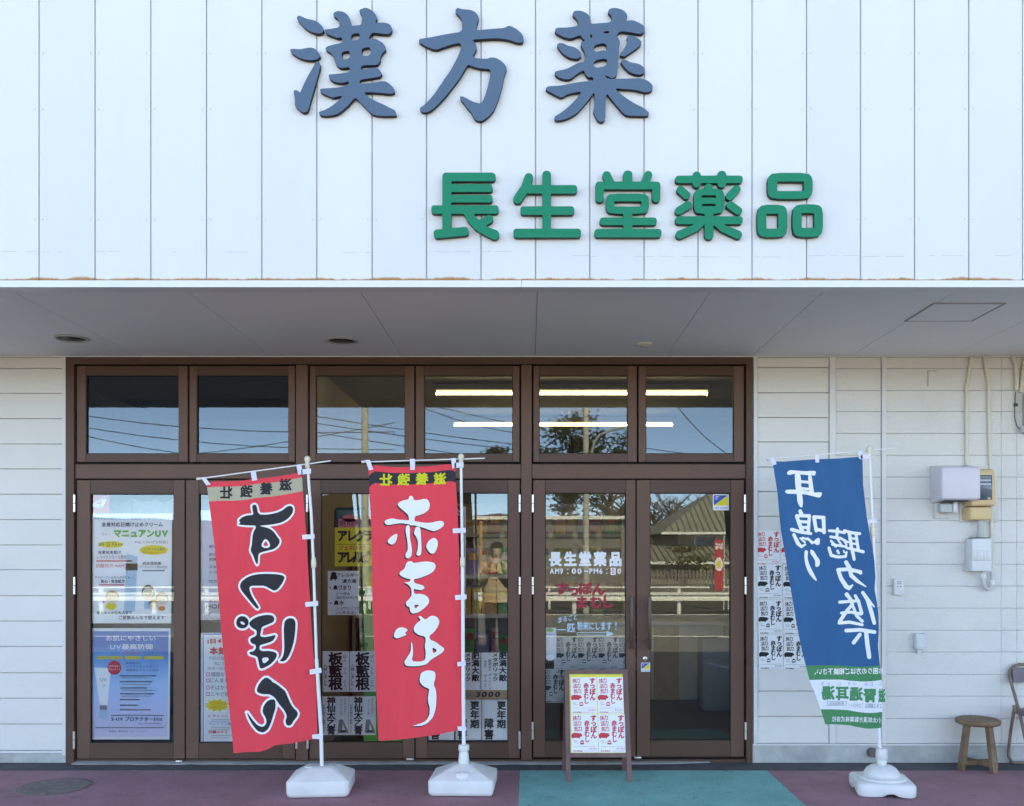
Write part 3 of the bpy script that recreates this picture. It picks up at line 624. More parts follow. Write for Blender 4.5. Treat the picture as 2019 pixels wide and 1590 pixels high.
K3 = [('p', [(455, 115), (480, 78), (540, 72), (610, 90), (665, 125), (685, 165), (690, 248), (780, 240), (965, 228), (970, 150), (920, 95), (930, 55), (990, 38), (1060, 45), (1130, 75), (1170, 125), (1172, 170), (1145, 215), (1220, 195), (1290, 215), (1360, 250), (1402, 290), (1395, 350), (1360, 378), (1290, 372), (1200, 355), (1075, 340), (1030, 405), (1055, 435), (1080, 480), (1065, 545), (1058, 640), (1050, 780), (1042, 900), (1010, 945), (960, 958), (915, 930), (865, 915), (920, 968), (1050, 965), (1200, 962), (1340, 955), (1410, 975), (1470, 1010), (1505, 1060), (1500, 1115), (1450, 1140), (1390, 1140), (1290, 1110), (1180, 1100), (1000, 1088), (1070, 1150), (1180, 1235), (1290, 1300), (1370, 1335), (1460, 1405), (1448, 1450), (1330, 1450), (1160, 1445), (1110, 1405), (1030, 1310), (960, 1230), (900, 1150), (895, 1250), (885, 1380), (885, 1490), (860, 1525), (820, 1530), (775, 1500), (730, 1400), (728, 1370), (745, 1300), (745, 1130), (680, 1220), (600, 1320), (525, 1405), (440, 1460), (340, 1500), (230, 1512), (215, 1460), (290, 1420), (400, 1335), (490, 1245), (585, 1130), (480, 1145), (390, 1165), (310, 1215), (240, 1180), (105, 1110), (110, 1080), (140, 1062), (300, 1055), (440, 1025), (560, 1005), (740, 990), (715, 940), (670, 950), (625, 910), (605, 850), (520, 895), (450, 955), (400, 975), (320, 965), (245, 930), (220, 890), (230, 870), (300, 852), (370, 840), (460, 795), (540, 752), (615, 745), (620, 640), (610, 600), (570, 540), (562, 505), (580, 478), (630, 472), (590, 440), (570, 400), (520, 405), (430, 442), (340, 420), (260, 380), (220, 345), (240, 305), (280, 295), (380, 298), (540, 272), (520, 190), (465, 140)],
       [(690, 365), (722, 422), (686, 432)], [(845, 350), (940, 338), (930, 372), (875, 374)], [(735, 525), (895, 492), (910, 602), (850, 592), (740, 617)], [(735, 726), (908, 693), (908, 797), (735, 827)]),
      ('p', [(255, 510), (285, 498), (330, 500), (400, 535), (480, 550), (540, 590), (575, 640), (570, 675), (530, 702), (480, 702), (400, 682), (330, 635), (285, 580), (258, 540)]),
      ('p', [(1165, 420), (1180, 395), (1230, 395), (1290, 420), (1355, 470), (1355, 510), (1310, 555), (1200, 630), (1140, 672), (1095, 668), (1072, 650), (1120, 590), (1160, 520), (1178, 465)]),
      ('p', [(1080, 735), (1110, 712), (1150, 715), (1210, 750), (1320, 768), (1380, 805), (1405, 850), (1395, 890), (1345, 912), (1270, 905), (1190, 870), (1130, 810)])]
GB = 'large slate blue brush letters on the fascia'
sign_letter('sign_letter', 'slate blue brush kanji with water drops at its left, leftmost of the big three', K1, 560, 10, 6.625, M_SLATE, M_LDARK, GB)
sign_letter('sign_letter', 'slate blue brush kanji with one bar and two sweeping legs, middle of the big three', K2, 810, 10, 6.625, M_SLATE, M_LDARK, GB)
sign_letter('sign_letter', 'slate blue brush kanji with grass crown and wide feet, rightmost of the big three', K3, 1060, 10, 6.625, M_SLATE, M_LDARK, GB)
r = 38
def bx(x0, y0, x1, y1, rr=r): return ('b', x0, y0, x1, y1, min(rr, (x1-x0)/2-1, (y1-y0)/2-1))
def frame4(x0, y0, x1, y1, a0, b0, a1, b1, rr=50):
    def rp(x0, y0, x1, y1, q):
        return [(x0+q, y0), (x1-q, y0), (x1, y0+q), (x1, y1-q), (x1-q, y1), (x0+q, y1), (x0, y1-q), (x0, y0+q)]
    return ('p', rp(x0, y0, x1, y1, rr), rp(a0, b0, a1, b1, 5))
G1 = [bx(203, 130, 865, 238, 45), bx(203, 130, 315, 900, 45), bx(230, 273, 828, 372), bx(230, 408, 828, 502), bx(65, 537, 902, 642), ('b', 95, 822, 528, 930, 38, R(-5.5)),
      ('s', [(515, 610, 56), (560, 700, 55), (640, 790, 56), (750, 858, 56), (852, 903, 60)]), ('s', [(670, 770, 50), (785, 708, 52)])]
G2 = [('s', [(1278, 190, 54), (1240, 310, 55), (1140, 460, 56)]), bx(1240, 285, 1880, 390), bx(1447, 107, 1555, 900, 50), bx(1173, 550, 1845, 655), bx(1087, 828, 1928, 938)]
G3 = [('s', [(228, 165, 52), (275, 260, 52)]), bx(436, 105, 548, 300, 45), ('s', [(745, 160, 51), (700, 270, 52)]), bx(90, 242, 897, 338, 44), bx(90, 242, 192, 497, 44), bx(795, 242, 897, 497, 44),
      frame4(218, 390, 756, 643, 322, 487, 660, 553), bx(435, 600, 548, 900), bx(142, 688, 852, 784), bx(78, 830, 910, 936)]
G4 = [bx(1083, 168, 1922, 260), bx(1297, 117, 1400, 316, 50), bx(1608, 107, 1716, 316, 50), frame4(1312, 330, 1692, 642, 1408, 412, 1590, 445), bx(1447, 266, 1550, 380, 48),
      ('s', [(1150, 345, 50), (1220, 410, 50)]), ('s', [(1845, 335, 50), (1762, 425, 50)]), ('s', [(1238, 535, 50), (1128, 605, 49)]), ('s', [(1768, 535, 50), (1866, 606, 50)]),
      bx(1085, 673, 1922, 772), bx(1447, 600, 1557, 962, 50), ('s', [(1440, 720, 45), (1330, 820, 46), (1140, 902, 52)]), ('s', [(1560, 720, 45), (1680, 825, 46), (1862, 902, 52)])]
G4[3] = ('p', G4[3][1], G4[3][2], [(1408, 518), (1590, 518), (1590, 549), (1408, 549)])
G5 = [frame4(1222, 133, 1782, 458, 1340, 240, 1674, 360, 62), frame4(1093, 530, 1467, 934, 1205, 642, 1355, 828, 60), frame4(1533, 525, 1910, 930, 1645, 634, 1803, 818, 60)]
GG = 'green rounded letters below the brush letters'
lab = ['green rounded kanji of four stacked bars over crossed feet, first of the green five', 'green rounded kanji with three bars on one upright, second of the green five',
       'green rounded kanji with three ticks over a roof, third of the green five', 'green rounded kanji with a grass crown and splayed ticks, fourth of the green five', 'green rounded kanji of three hollow boxes, last of the green five']
for L_, gsh, ox in zip(lab, (G1, G2, G3, G4, G5), (840, 840, 1160, 1160, 1320)):
    sign_letter('sign_letter', L_, gsh, ox, 320, 6.3094, M_LGREEN, M_LGDARK, GG, .03, 8)

# ================================================================== soffit fittings
def downlight(px, py, label):
    s = (CY-py)/(ZS-CH); y = F/s-D; x = (px-CX)/s
    t = thing('downlight', (x, y, ZS), label, 'downlight', 'recessed downlights in the soffit')
    m = MB(); m.lathe([(.112, -.0005), (.112, -.008), (.100, -.012), (.094, -.008), (.092, -.0015)], (x, y, ZS), 32); obj('rim', m, mat('downlight_rim', (.42, .42, .40), .4), t)
    m = MB(); m.lathe([(.093, -.002), (.03, -.0045)], (x, y, ZS), 32); obj('dark_lens', m, mat('downlight_dark', (.035, .035, .04), .25), t)
downlight(142, 667, 'dark round downlight in the soffit above the left siding and door')
downlight(674.5, 671.5, 'dark round downlight in the soffit above the middle of the glazed front')
s_ = (CY-678)/(ZS-CH); y_ = F/s_-D; x_ = (1271-CX)/s_
t = thing('ceiling_sensor', (x_, y_, ZS), 'small pale round sensor in the soffit above the entrance doors', 'sensor')
m = MB(); m.lathe([(.054, -.0005), (.054, -.006), (.046, -.011), (.040, -.011)], (x_, y_, ZS), 28); obj('rim', m, M_IVORY, t)
m = MB(); m.lathe([(.034, -.011), (.030, -.02), (.012, -.026)], (x_, y_, ZS), 24); obj('lens', m, mat('sensor_lens', (.55, .54, .5), .3), t)

# ================================================================== right wall fittings
def conduit(pts, r, label, clamps=()):
    ps = [W(a, b, -r-.004) for a, b in pts]
    t = thing('conduit', (ps[-1].x, 0, min(p.z for p in ps)), label, 'pipe', 'cream conduits on the right wall')
    m = MB(); m.tube(ps, r, 10); obj('pipe', m, M_COND, t)
    for a, b in clamps:
        c = W(a, b, -r-.004); k = MB(); k.tube([c-Vector((0, 0, .022)), c+Vector((0, 0, .022))], r*1.28, 12); obj('clamp', k, M_COND, t)
M_COND = mat('conduit_cream', (.70, .66, .56), .5, var=.05)
conduit([(1915, 703), (1913, 720), (1908, 752), (1906, 775), (1906, 850), (1907, 918)], .0125, 'cream conduit pipe running down to the lavender box on the right wall', [(1906, 766), (1907, 902)])
conduit([(1941, 703), (1943, 722), (1948, 748), (1949.5, 765), (1950.5, 850), (1953, 930), (1955, 1040), (1957, 1122)], .012, 'cream conduit pipe passing behind the beige meter on the right wall', [(1950, 808), (1956, 1110)])
conduit([(1997, 703), (2003, 720), (2005, 745), (2004, 770)], .0155, 'short thick cream conduit stub hanging from the soffit at the far right')
conduit([(2022, 703), (2017, 735), (2013.5, 768), (2013, 774)], .0145, 'short cream conduit at the right edge above the grey box')
# cable box at the frame's edge
t = thing('cable_box', (X(2030), 0, Z(846)), 'grey cable junction box at the right edge of the wall', 'junction box')
m = MB(); m.rbox(X(2015), X(2052), -.09, -.001, Z(842), Z(776), .008, 2); obj('body', m, mat('grey_box', (.42, .45, .45), .45), t)
m = MB(); m.tube([W(2002, 774, -.01), W(2001, 800, -.01), W(2000.5, 822, -.01), W(2004, 838, -.012), W(2011, 848, -.015), W(2022, 858, -.02)], .0032, 8); obj('cable', m, flat('dark_cable', (.06, .06, .05)), t)
m = MB(); m.rbox(X(1998), X(2005), -.016, -.0, Z(802), Z(796), .002, 1); obj('cable_clip', m, flat('dark_clip', (.08, .075, .06)), t)
m = MB(); m.tube([W(2016, 840, -.05), W(2016, 852, -.05)], .018, 12); m.tube([W(2032, 840, -.05), W(2032, 850, -.05)], .014, 12); obj('gland', m, mat('grey_box', (.42, .45, .45), .45), t)
# lavender meter cover
x0, x1, z0, z1 = X(1833), X(1934, -.20), Z(985, -.2), Z(921, -.2)
t = thing('meter_cover', (x0, 0, z0-.09), 'lavender grey plastic box on a bracket beside the beige electric meter', 'meter box')
m = MB()
a = [(x0, .0, z0-.02), (x1+.03, 0, z0-.02), (x1+.03, 0, z1+.03), (x0, 0, z1+.03)]
b_ = [(x0+.0, -.2, z0), (x1, -.2, z0), (x1, -.2, z1), (x0, -.2, z1)]
def lofted(m, a, b, bev=.014, seg=3, mi=0):
    bm = bmesh.new(); v1 = [bm.verts.new(p) for p in a]; v2 = [bm.verts.new(p) for p in b]
    bm.faces.new(v1); bm.faces.new(v2[::-1])
    for i in range(4): bm.faces.new((v1[i], v2[i], v2[(i+1) % 4], v1[(i+1) % 4]))
    bmesh.ops.recalc_face_normals(bm, faces=bm.faces)
    bmesh.ops.bevel(bm, geom=bm.edges[:], offset=bev, segments=seg, profile=.5, affect='EDGES')
    bm.verts.index_update(); m.add([v.co.copy() for v in bm.verts], [[v.index for v in f.verts] for f in bm.faces], mi, True); bm.free()
lofted(m, a, b_, .016); obj('cover', m, mat('lavender_plastic', (.66, .62, .68), .3, var=.03), t)
m = MB(); m.box(X(1862, -.15), X(1908, -.15), -.16, -.05, Z(989.5, -.15), Z(985.5, -.15)); obj('base_plate', m, flat('dark_slot', (.05, .05, .05)), t)
m = MB(); m.rbox(X(1840), X(1869, -.02), -.02, -.001, Z(1023), Z(985), .003, 1); m.tube([W(1855, 1003, -.02), W(1855, 1003, -.05)], .026, 18); obj('socket_plate', m, mat('socket_cream', (.70, .69, .66), .5), t)
m = MB(); m.rbox(X(1852, -.08), X(1876, -.08), -.10, -.05, Z(1011, -.08), Z(994, -.08), .006, 2); m.rbox(X(1879, -.1), X(1887, -.1), -.11, -.05, Z(1011, -.1), Z(990, -.1), .003, 1, 1); obj('bracket_arm', m, [mat('arm_grey', (.48, .50, .49), .5), M_WHITE], t)
# beige electric meter
t = thing('electric_meter', (X(1935), 0, Z(1030)), 'beige electric meter with dark window half behind the lavender box', 'electric meter')
m = MB(); d = -.13
xa, xb = X(1896, -.02), X(1967, d)
a = [(xa, -.012, Z(1000)), (xb, -.012, Z(1000)), (xb, -.012, Z(925)), (xa, -.012, Z(925))]
b_ = [(xa+.02, d, Z(998, d)), (xb-.006, d, Z(998, d)), (xb-.02, d, Z(926, d)), (xa+.03, d, Z(926, d))]
lofted(m, a, b_, .02, 4)
a = [(xa, -.012, Z(1026)), (xb-.02, -.012, Z(1026)), (xb-.02, -.012, Z(1002)), (xa, -.012, Z(1002))]
b_ = [(xa+.03, -.10, Z(1026, -.1)), (xb-.026, -.10, Z(1026, -.1)), (xb-.026, -.10, Z(1000, -.1)), (xa+.03, -.10, Z(1000, -.1))]
lofted(m, a, b_, .012, 3); obj('case', m, mat('beige_plastic', (.70, .50, .27), .45, var=.04), t)
m = MB(); m.rbox(X(1926, d), X(1956, d), d-.004, d+.01, Z(986, d), Z(937, d), .002, 1); wdw = obj('window', m, mat('meter_window', (.10, .13, .17), .15), t)
P = Print(lambda u, v, l: W(u, v, d-.0045-.0005*l))
for y0, y1, c in ((939, 944, 'grey'), (945.5, 949.5, 'lightgrey'), (953, 957, 'lightgrey')): P.rect(c, 1931, y0, 1954, y1)
P.rect('tan', 1947, 981, 1953, 985); P.done(wdw, {'grey': 'label_strip', 'lightgrey': 'label_strip', 'tan': 'seal'})
m = MB(); m.rbox(X(1891), X(1966), -.012, -.001, Z(1030), Z(920), .003, 1); obj('back_plate', m, mat('socket_cream', (.70, .69, .66), .5), t)
m = MB(); m.tube([W(1933, 1027, -.06), W(1933, 1050, -.06), W(1933, 1064, -.06)], .020, 12); m.tube([W(1933, 1052, -.06), W(1933, 1062, -.06)], .026, 14); obj('outlet_pipe', m, mat('arm_grey', (.48, .50, .49), .5), t)
# breaker box
d = -.115
t = thing('breaker_box', (X(1930), 0, Z(1130)), 'light grey ribbed breaker box below the beige electric meter', 'breaker box')
m = MB(); m.rbox(X(1902), X(1956, d), d, -.001, Z(1127, d), Z(1062, d), .008, 2); obj('case', m, mat('breaker_grey', (.72, .73, .74), .45, var=.03), t)
m = MB(); m.box(X(1908), X(1952, d), d+.01, -.01, Z(1061.6, d), Z(1060, d)); obj('lid_seam', m, flat('dark_slot', (.05, .05, .05)), t)
for k in range(5):
    m = MB(); u = 1919+k*6.6; m.rbox(X(u, d), X(u+4.6, d), d-.004, d+.004, Z(1104, d), Z(1085, d), .002, 1); obj('rib', m, mat('breaker_grey', (.72, .73, .74), .45), t)
m = MB(); m.box(X(1918, d), X(1954, d), d-.002, d+.004, Z(1105.6, d), Z(1104.8, d)); obj('rib_seam', m, flat('seam_grey', (.3, .32, .34)), t)
m = MB(); m.rbox(X(1901), X(1906, -.03), -.075, -.045, Z(1102, -.06), Z(1090, -.06), .003, 1); obj('latch', m, M_WHITE, t)
M_PG = mat('pipe_grey', (.58, .58, .57), .5)
m = MB(); m.tube([W(1939, 1126, -.06), W(1939, 1146, -.06), W(1941, 1157, -.06), W(1947, 1162, -.055), W(1953, 1160, -.05), W(1957, 1152, -.045), W(1957, 1128, -.035)], .0145, 12); obj('bent_pipe', m, M_PG, t)
for a, b in ((1939, 1136), (1957, 1149)):
    m = MB(); m.tube([W(a, b-5, -.055), W(a, b+4, -.055)], .02, 14); obj('pipe_collar', m, mat('breaker_grey', (.72, .73, .74), .45), t)
# intercom
t = thing('intercom', (X(1771), 0, Z(1174)), 'small white door intercom with speaker slots on the right siding', 'intercom')
m = MB(); m.rbox(X(1760), X(1782, -.03), -.032, -.001, Z(1173.5), Z(1141.5), .004, 2); obj('body', m, M_PLASTIC, t)
P = Print(lambda u, v, l: W(u, v, -.0325-.0004*l))
P.rect('grey', 1768, 1147, 1778, 1148.5); P.rect('grey', 1768, 1150.6, 1778, 1152); P.ell('grey', 1770, 1157, 1.8, 1.2, n=10); P.ell('grey', 1776, 1157, 1.8, 1.2, n=10); P.ell('lightgrey', 1776.5, 1168, 2, 1.3, n=10); P.done(t, {'grey': 'speaker_slot', 'lightgrey': 'call_button'})
# small junction box
t = thing('outlet_box', (X(1812), 0, Z(1292)), 'small blank white outlet box low on the right siding', 'outlet box')
m = MB(); m.rbox(X(1800.5), X(1825, -.05), -.052, -.001, Z(1280, -.02), Z(1248.5), .005, 2); obj('body', m, mat('outlet_grey', (.66, .68, .70), .45), t)
m = MB(); m.tube([W(1812, 1279, -.026), W(1812, 1288, -.026)], .014, 12); m.tube([W(1811, 1286, -.026), W(1811, 1291, -.026)], .01, 10); obj('nozzle', m, mat('outlet_grey', (.66, .68, .70), .45), t)

# ================================================================== ground fittings
s_ = (1552-CY)/CH; y_ = F/s_-D; x_ = (107-CX)/s_
t = thing('manhole_cover', (x_, y_, 0), 'round dark manhole cover in the plum pavement below the left siding', 'manhole')
m = MB(); m.lathe([(.235, .0015), (.235, .004), (.222, .004)], (x_, y_, 0), 40); obj('rim', m, mat('manhole_iron', (.21, .165, .16), .85, var=.3, scale=20), t)
m = MB()
for k in range(-9, 10):
    yy = y_+k*.0235; hw = math.sqrt(max(0, .215**2-(k*.0235)**2))
    if hw > .03: m.box(x_-hw, x_+hw, yy-.0075, yy+.0075, .003, .0065)
obj('tread_bars', m, mat('manhole_iron', (.12, .09, .08), .8), t)['kind'] = 'stuff'

# ================================================================== flyers
def make_flyer(col, label, grp, paper=None):
    """B5 sheet, origin at the middle of its lower edge, facing -Y"""
    t = thing('flyer', (0, 0, 0), label, 'flyer', grp)
    w, h = .182, .255
    m = MB(); n = 4
    for i in range(n):
        for j in range(n):
            u0, u1 = -w/2+w*i/n, -w/2+w*(i+1)/n; v0, v1 = h*j/n, h*(j+1)/n
            m.add([(u0, 0, v0), (u1, 0, v0), (u1, 0, v1), (u0, 0, v1)], [(0, 1, 2, 3)])
    obj('sheet', m, paper or M_PAPER, t)
    P = Print(lambda u, v, l: Vector(((u-.5)*w, -.0005*l, (1-v)*h)))
    c = col; l2 = 'pink' if col == 'red' else 'grey'
    for k, (a, b) in enumerate((('体', '力'), ('活', '力'), ('気', '力'))):
        y = .09+k*.145; P.char(c, a, .14+.02*k, y, .17, .115, .02); P.char(c, b, .29+.02*k, y-.012, .17, .115, .02)
        P.poly(c, [[(.05+.03*k, y+.055), (.38+.02*k, y+.048), (.38+.02*k, y+.058), (.05+.03*k, y+.068)]])
    for ch, y in zip('赤まむし', (.235, .38, .52, .66)): P.char(c, ch, .59, y, .21, .16, .04)
    for ch, y in zip('すっぽん', (.10, .235, .40, .555)): P.char(c, ch, .84, y, .24, .18, .045)
    P.poly(c, [[(.0, .56), (.03, .51), (.10, .485), (.25, .49), (.33, .50), (.38, .49), (.37, .52), (.43, .535), (.40, .575), (.33, .60), (.31, .64), (.25, .62), (.14, .625), (.10, .615), (.07, .64), (.02, .62)]])
    P.ell(c, .40, .735, .075, .055, n=16); P.rect('white', .34, .735, .46, .755, 2); P.rect(c, .325, .735, .475, .79, 1); P.ell('white', .40, .735, .05, .02, 2, n=12)
    P.rect(l2, .07, .685, .24, .692); P.rect(l2, .07, .715, .2, .722); P.rect(l2, .1, .745, .27, .756)
    P.rect(l2, .07, .845, .90, .853); P.text(c, '¥2,000', .66, .885, .95, .925, .02); P.text(c, '長生堂薬品', .06, .945, .42, .98, .03); P.rect(l2, .47, .957, .93, .967)
    P.done(t); return t
FR = make_flyer('red', 'x', 'turtle tonic flyers'); FB = make_flyer('black', 'x', 'turtle tonic flyers')
FG = make_flyer('black', 'x', 'turtle tonic flyers', mat('dimmed_flyer_paper', (.44, .46, .48), .7, var=.05))  # flyer sheet darkened in its colour to stand for the dimness behind the glass
used = set()
def flyer(src, loc, label, group, rx=0, rz=0, ry=0, sc=1):
    o = src if src.name not in used else copy_tree(src)
    used.add(src.name)
    o.location = loc; o.rotation_euler = (rx, ry, rz); o.scale = (sc, sc, sc); o['label'] = label; o['group'] = group; return o
gw = 'flyers taped to the siding beside the entrance'
for i, (rx_, ry_, lb) in enumerate(((1514.5, 1114.5, 'red printed flyer on the siding beside the entrance, above all the black ones'), (1564, 1114.5, 'red printed flyer on the siding, mostly hidden by the blue flag'))):
    flyer(FR, W(rx_, ry_, -.0025-.001*i), lb, gw)
rows = (1181, 1251, 1320); nm = ('upper', 'middle', 'bottom')
for k, yy in enumerate(rows):
    flyer(FB, W(1518+k*1.2, yy, -.0025-.0012*k), f'black printed flyer next to the brown door frame, {nm[k]} row of the black ones', gw, ry=R(-.5))
    flyer(FB, W(1567.5+k*1.0, yy+1, -.004-.0012*k), f'black printed flyer behind the blue flag\'s edge, {nm[k]} row of the black ones', gw, ry=R(.5))

# ================================================================== A-frame signboard
def board_pt(px, py, l=0):
    """front face of the board leans back: y = -.573 + k z"""
    k = .205; dx, dz = (px-CX)/F, -(py-CY)/F
    # camera ray: (dx*t, -D+t, CH+dz*t)
    tt = (-.573+k*CH+D)/(1-k*dz)
    n = Vector((0, -1, k)).normalized()
    return Vector((dx*tt, -D+tt, CH+dz*tt))+n*l
A = thing('signboard', (.49, -.45, 0), 'dark brown wooden A-frame signboard with red flyers in front of the left entrance door', 'signboard')
M_WOOD = mat('dark_stained_wood', (.17, .085, .08), .5, var=.25, scale=14, bump=.15, bscale=40, stretch=(1, 1, .15))
def zpt(px, py): return 1030+px/4.487, 1250+py/4.487
def slab(m, c4, th, mi=0):
    f = [board_pt(*zpt(*c)) for c in c4]; n = Vector((0, -1, .205)).normalized(); b = [p-n*th for p in f]
    m.add(f+b, [(0, 1, 2, 3), (7, 6, 5, 4), (0, 4, 5, 1), (1, 5, 6, 2), (2, 6, 7, 3), (3, 7, 4, 0)], mi)
m = MB(); slab(m, [(373, 316), (414, 316), (429, 1319), (388, 1319)], .03); obj('front_leg', m, M_WOOD, A)
m = MB(); slab(m, [(890, 315), (929, 315), (972, 1319), (930, 1319)], .03); obj('front_leg', m, M_WOOD, A)
m = MB(); slab(m, [(414.5, 317), (889.5, 317), (890, 356), (415, 356)], .026); obj('top_rail', m, M_WOOD, A)
m = MB(); slab(m, [(425.5, 1055), (917, 1055), (919, 1094), (426, 1094)], .026); obj('bottom_rail', m, M_WOOD, A)
n_ = Vector((0, -1, .205)).normalized()
m = MB(); f = [board_pt(*zpt(*c))-n_*.008 for c in ((415, 356.5), (889.5, 356.5), (916.5, 1054.5), (425.5, 1054.5))]; b_ = [p-n_*.006 for p in f]
m.add(f+b_, [(0, 1, 2, 3), (7, 6, 5, 4), (0, 4, 5, 1), (1, 5, 6, 2), (2, 6, 7, 3), (3, 7, 4, 0)]); obj('panel', m, mat('yellow_card', (.80, .72, .10), .6, var=.03), A)
tl, tr = board_pt(*zpt(393, 330)), board_pt(*zpt(909, 330))
for p, q in ((tl, -1), (tr, 1)):
    m = MB(); m.bar(p-n_*.045, Vector((p.x+.012*q, -.235, .0)), .026, .03, up=Vector((1, 0, 0))); obj('back_leg', m, M_WOOD, A)
m = MB(); m.bar(Vector((tl.x-.008, -.315, .30)), Vector((tr.x+.008, -.315, .30)), .02, .03); obj('back_rail', m, M_WOOD, A)
tilt = math.atan(.205)
for (px, py), lb in zip(((546, 706), (783, 706), (553, 1050), (796, 1050)), ('upper left', 'upper right', 'lower left', 'lower right')):
    p = board_pt(*zpt(px, py)); p += -n_*.008+n_*.0015
    flyer(FR, p, f'red printed flyer at the {lb} of the yellow card on the wooden signboard', 'red flyers on the signboard', rx=-tilt, sc=.283/.255 if False else (.99 if py < 800 else 1.02))

# ================================================================== posters behind the glass
def poster(name, label, x0, y0, x1, y1, y, paper, cat='poster', group=None, skew=0):
    o = thing(name, W((x0+x1)/2, y1, y), label, cat, group)
    m = MB(); nx, ny = 6, 6
    f = lambda i, j: W(x0+(x1-x0)*i/nx+skew*j/ny, y0+(y1-y0)*j/ny, y)
    for i in range(nx):
        for j in range(ny): m.add([f(i, j), f(i+1, j), f(i+1, j+1), f(i, j+1)], [(0, 1, 2, 3)])
    obj('sheet', m, paper, o)
    return o, Print(onplane(y))
YP = GY+.008
# upper sun-cream poster
o, P = poster('poster', 'white sun cream poster with green heading and cartoon family, left door', 180.5, 1013, 339.5, 1229.5, YP, M_PAPER, group='posters in the left glass doors', skew=-2)
P.text('skyblue', '99.9%の植物成分がお肌をトリートメント', 187, 1019, 336, 1026, .01)
P.text('navy', '全身対応日焼け止めクリーム', 200, 1030, 321, 1039, .03)
P.text('green', 'マニュアンUV', 224, 1045, 331, 1060, .06); P.text('navy', 'カシー', 201, 1051, 217, 1056)
P.text('grey', '40g 2,000円(税抜)', 265, 1066, 331, 1073)
P.ell('yellow', 219, 1074, 25, 6.5); P.text('navy', 'SPF 25 PA++', 194, 1070, 241, 1077.5, .02)
P.ell('yellow', 303, 1085, 28, 9.5); P.text('navy', 'ノンケミカル処方', 282, 1080, 325, 1086.5, .02); P.text('orange', '紫外線吸収剤不使用', 281, 1088, 328, 1092.5, .01)
P.text('navy', '光老化を防ぐ', 193, 1086, 239, 1093, .03); P.text('navy', 'レスベラトロール配合', 191, 1095, 250, 1102, .02)
P.rect('pink', 190, 1105, 260, 1108); P.text('red', '抗酸化力 NO1!', 189, 1112, 245, 1119.5, .02)
P.rect('teal', 247.5, 1111.5, 271.5, 1125); P.poly('paleblue', [[(271.5, 1098), (250, 1092), (244, 1210), (266, 1205)]], 1)
P.text('navy', '抗炎症効果', 281, 1108, 318, 1114.5, .02); P.text('navy', 'グリチルリチン酸2K配合', 275, 1116, 330, 1121, .01); P.rect('grey', 281, 1124, 325, 1127)
P.text('navy', 'アトピーアレルギーの方にも', 187, 1136, 256, 1141.5, .01); P.text('navy', '安心・安全処方', 199, 1143, 246, 1150, .03); P.rect('pink', 195, 1152, 245, 1155)
for cx, cy, rx, ry, hair in ((221, 1179, 12, 12, 'tan'), (292, 1170, 11.5, 14, 'black'), (303, 1194, 9, 9, 'tan'), (319.5, 1183, 11, 13, 'tan')):
    P.ell(hair, cx, cy-1.5, rx+1.2, ry+1.2, 1, 20); P.ell('skin', cx, cy+(1.5 if hair == 'black' else 1), rx, ry-1, 2, 20)
    P.ell('grey', cx-4, cy+2, 1, 1.2, 3, 8); P.ell('grey', cx+4, cy+2, 1, 1.2, 3, 8); P.rect('pink', cx-2, cy+7, cx+2, cy+7.8, 3)
P.ell('yellow', 219, 1196, 11, 7, 1, 16); P.rect('paleblue', 284, 1186, 299, 1202, 1); P.ell('orange', 319, 1200, 7, 5, 1, 12); P.ell('pink', 204, 1187, 2, 2, 1, 8)
P.text('navy', '赤ちゃんから大人まで', 191, 1205, 260, 1212, .02); P.text('navy', 'ご家族みんなで使えます♪', 234, 1214, 328, 1222, .02); P.done(o, {'teal': 'print_block', 'skin': 'cartoon_face', 'tan': 'cartoon_hair'})
# lower blue poster (a printed sky that fades from deep blue to lilac)
def gradient_paper():
    m = mat('printed_sky_paper', (.3, .4, .8), .55); nt = m.node_tree; b = nt.nodes['Principled BSDF']
    tc = nt.nodes.new('ShaderNodeTexCoord'); sp = nt.nodes.new('ShaderNodeSeparateXYZ'); nt.links.new(tc.outputs['Object'], sp.inputs[0])
    mr = nt.nodes.new('ShaderNodeMapRange'); mr.inputs[1].default_value = 0; mr.inputs[2].default_value = .83; nt.links.new(sp.outputs[2], mr.inputs[0])
    n = nt.nodes.new('ShaderNodeTexNoise'); n.inputs['Scale'].default_value = 4; n.inputs['Detail'].default_value = 5; nt.links.new(tc.outputs['Object'], n.inputs[0])
    a = nt.nodes.new('ShaderNodeMath'); a.operation = 'MULTIPLY_ADD'; a.inputs[1].default_value = .3; nt.links.new(n.outputs[0], a.inputs[0]); nt.links.new(mr.outputs[0], a.inputs[2])
    r = nt.nodes.new('ShaderNodeValToRGB'); e = r.color_ramp.elements
    e[0].position = .15; e[0].color = (.68, .64, .80, 1); e[1].position = 1.0; e[1].color = (.09, .24, .55, 1)
    x = e.new(.45); x.color = (.54, .62, .84, 1); x = e.new(.66); x.color = (.40, .62, .86, 1); x = e.new(.86); x.color = (.17, .42, .74, 1)
    nt.links.new(a.outputs[0], r.inputs[0]); nt.links.new(r.outputs[0], b.inputs['Base Color']); return m
o, P = poster('poster', 'blue sky sun cream poster with white tube and red disc, low in left door', 178.5, 1239, 336.5, 1458.5, YP, M_PAPER, group='posters in the left glass doors', skew=-2.5)
m = MB(); m.add([W(183, 1245, YP-.0006), W(332.5, 1245, YP-.0006), W(330, 1453, YP-.0006), W(180.5, 1453, YP-.0006)], [(0, 1, 2, 3)]); obj('printed_field', m, gradient_paper(), o)
P.text('white', 'お肌にやさしい', 209, 1254, 307, 1264, .02); P.text('white', 'UV最高防御', 217, 1270, 301, 1281, .02); P.text('pink', '1本4役', 243, 1284, 276, 1290)
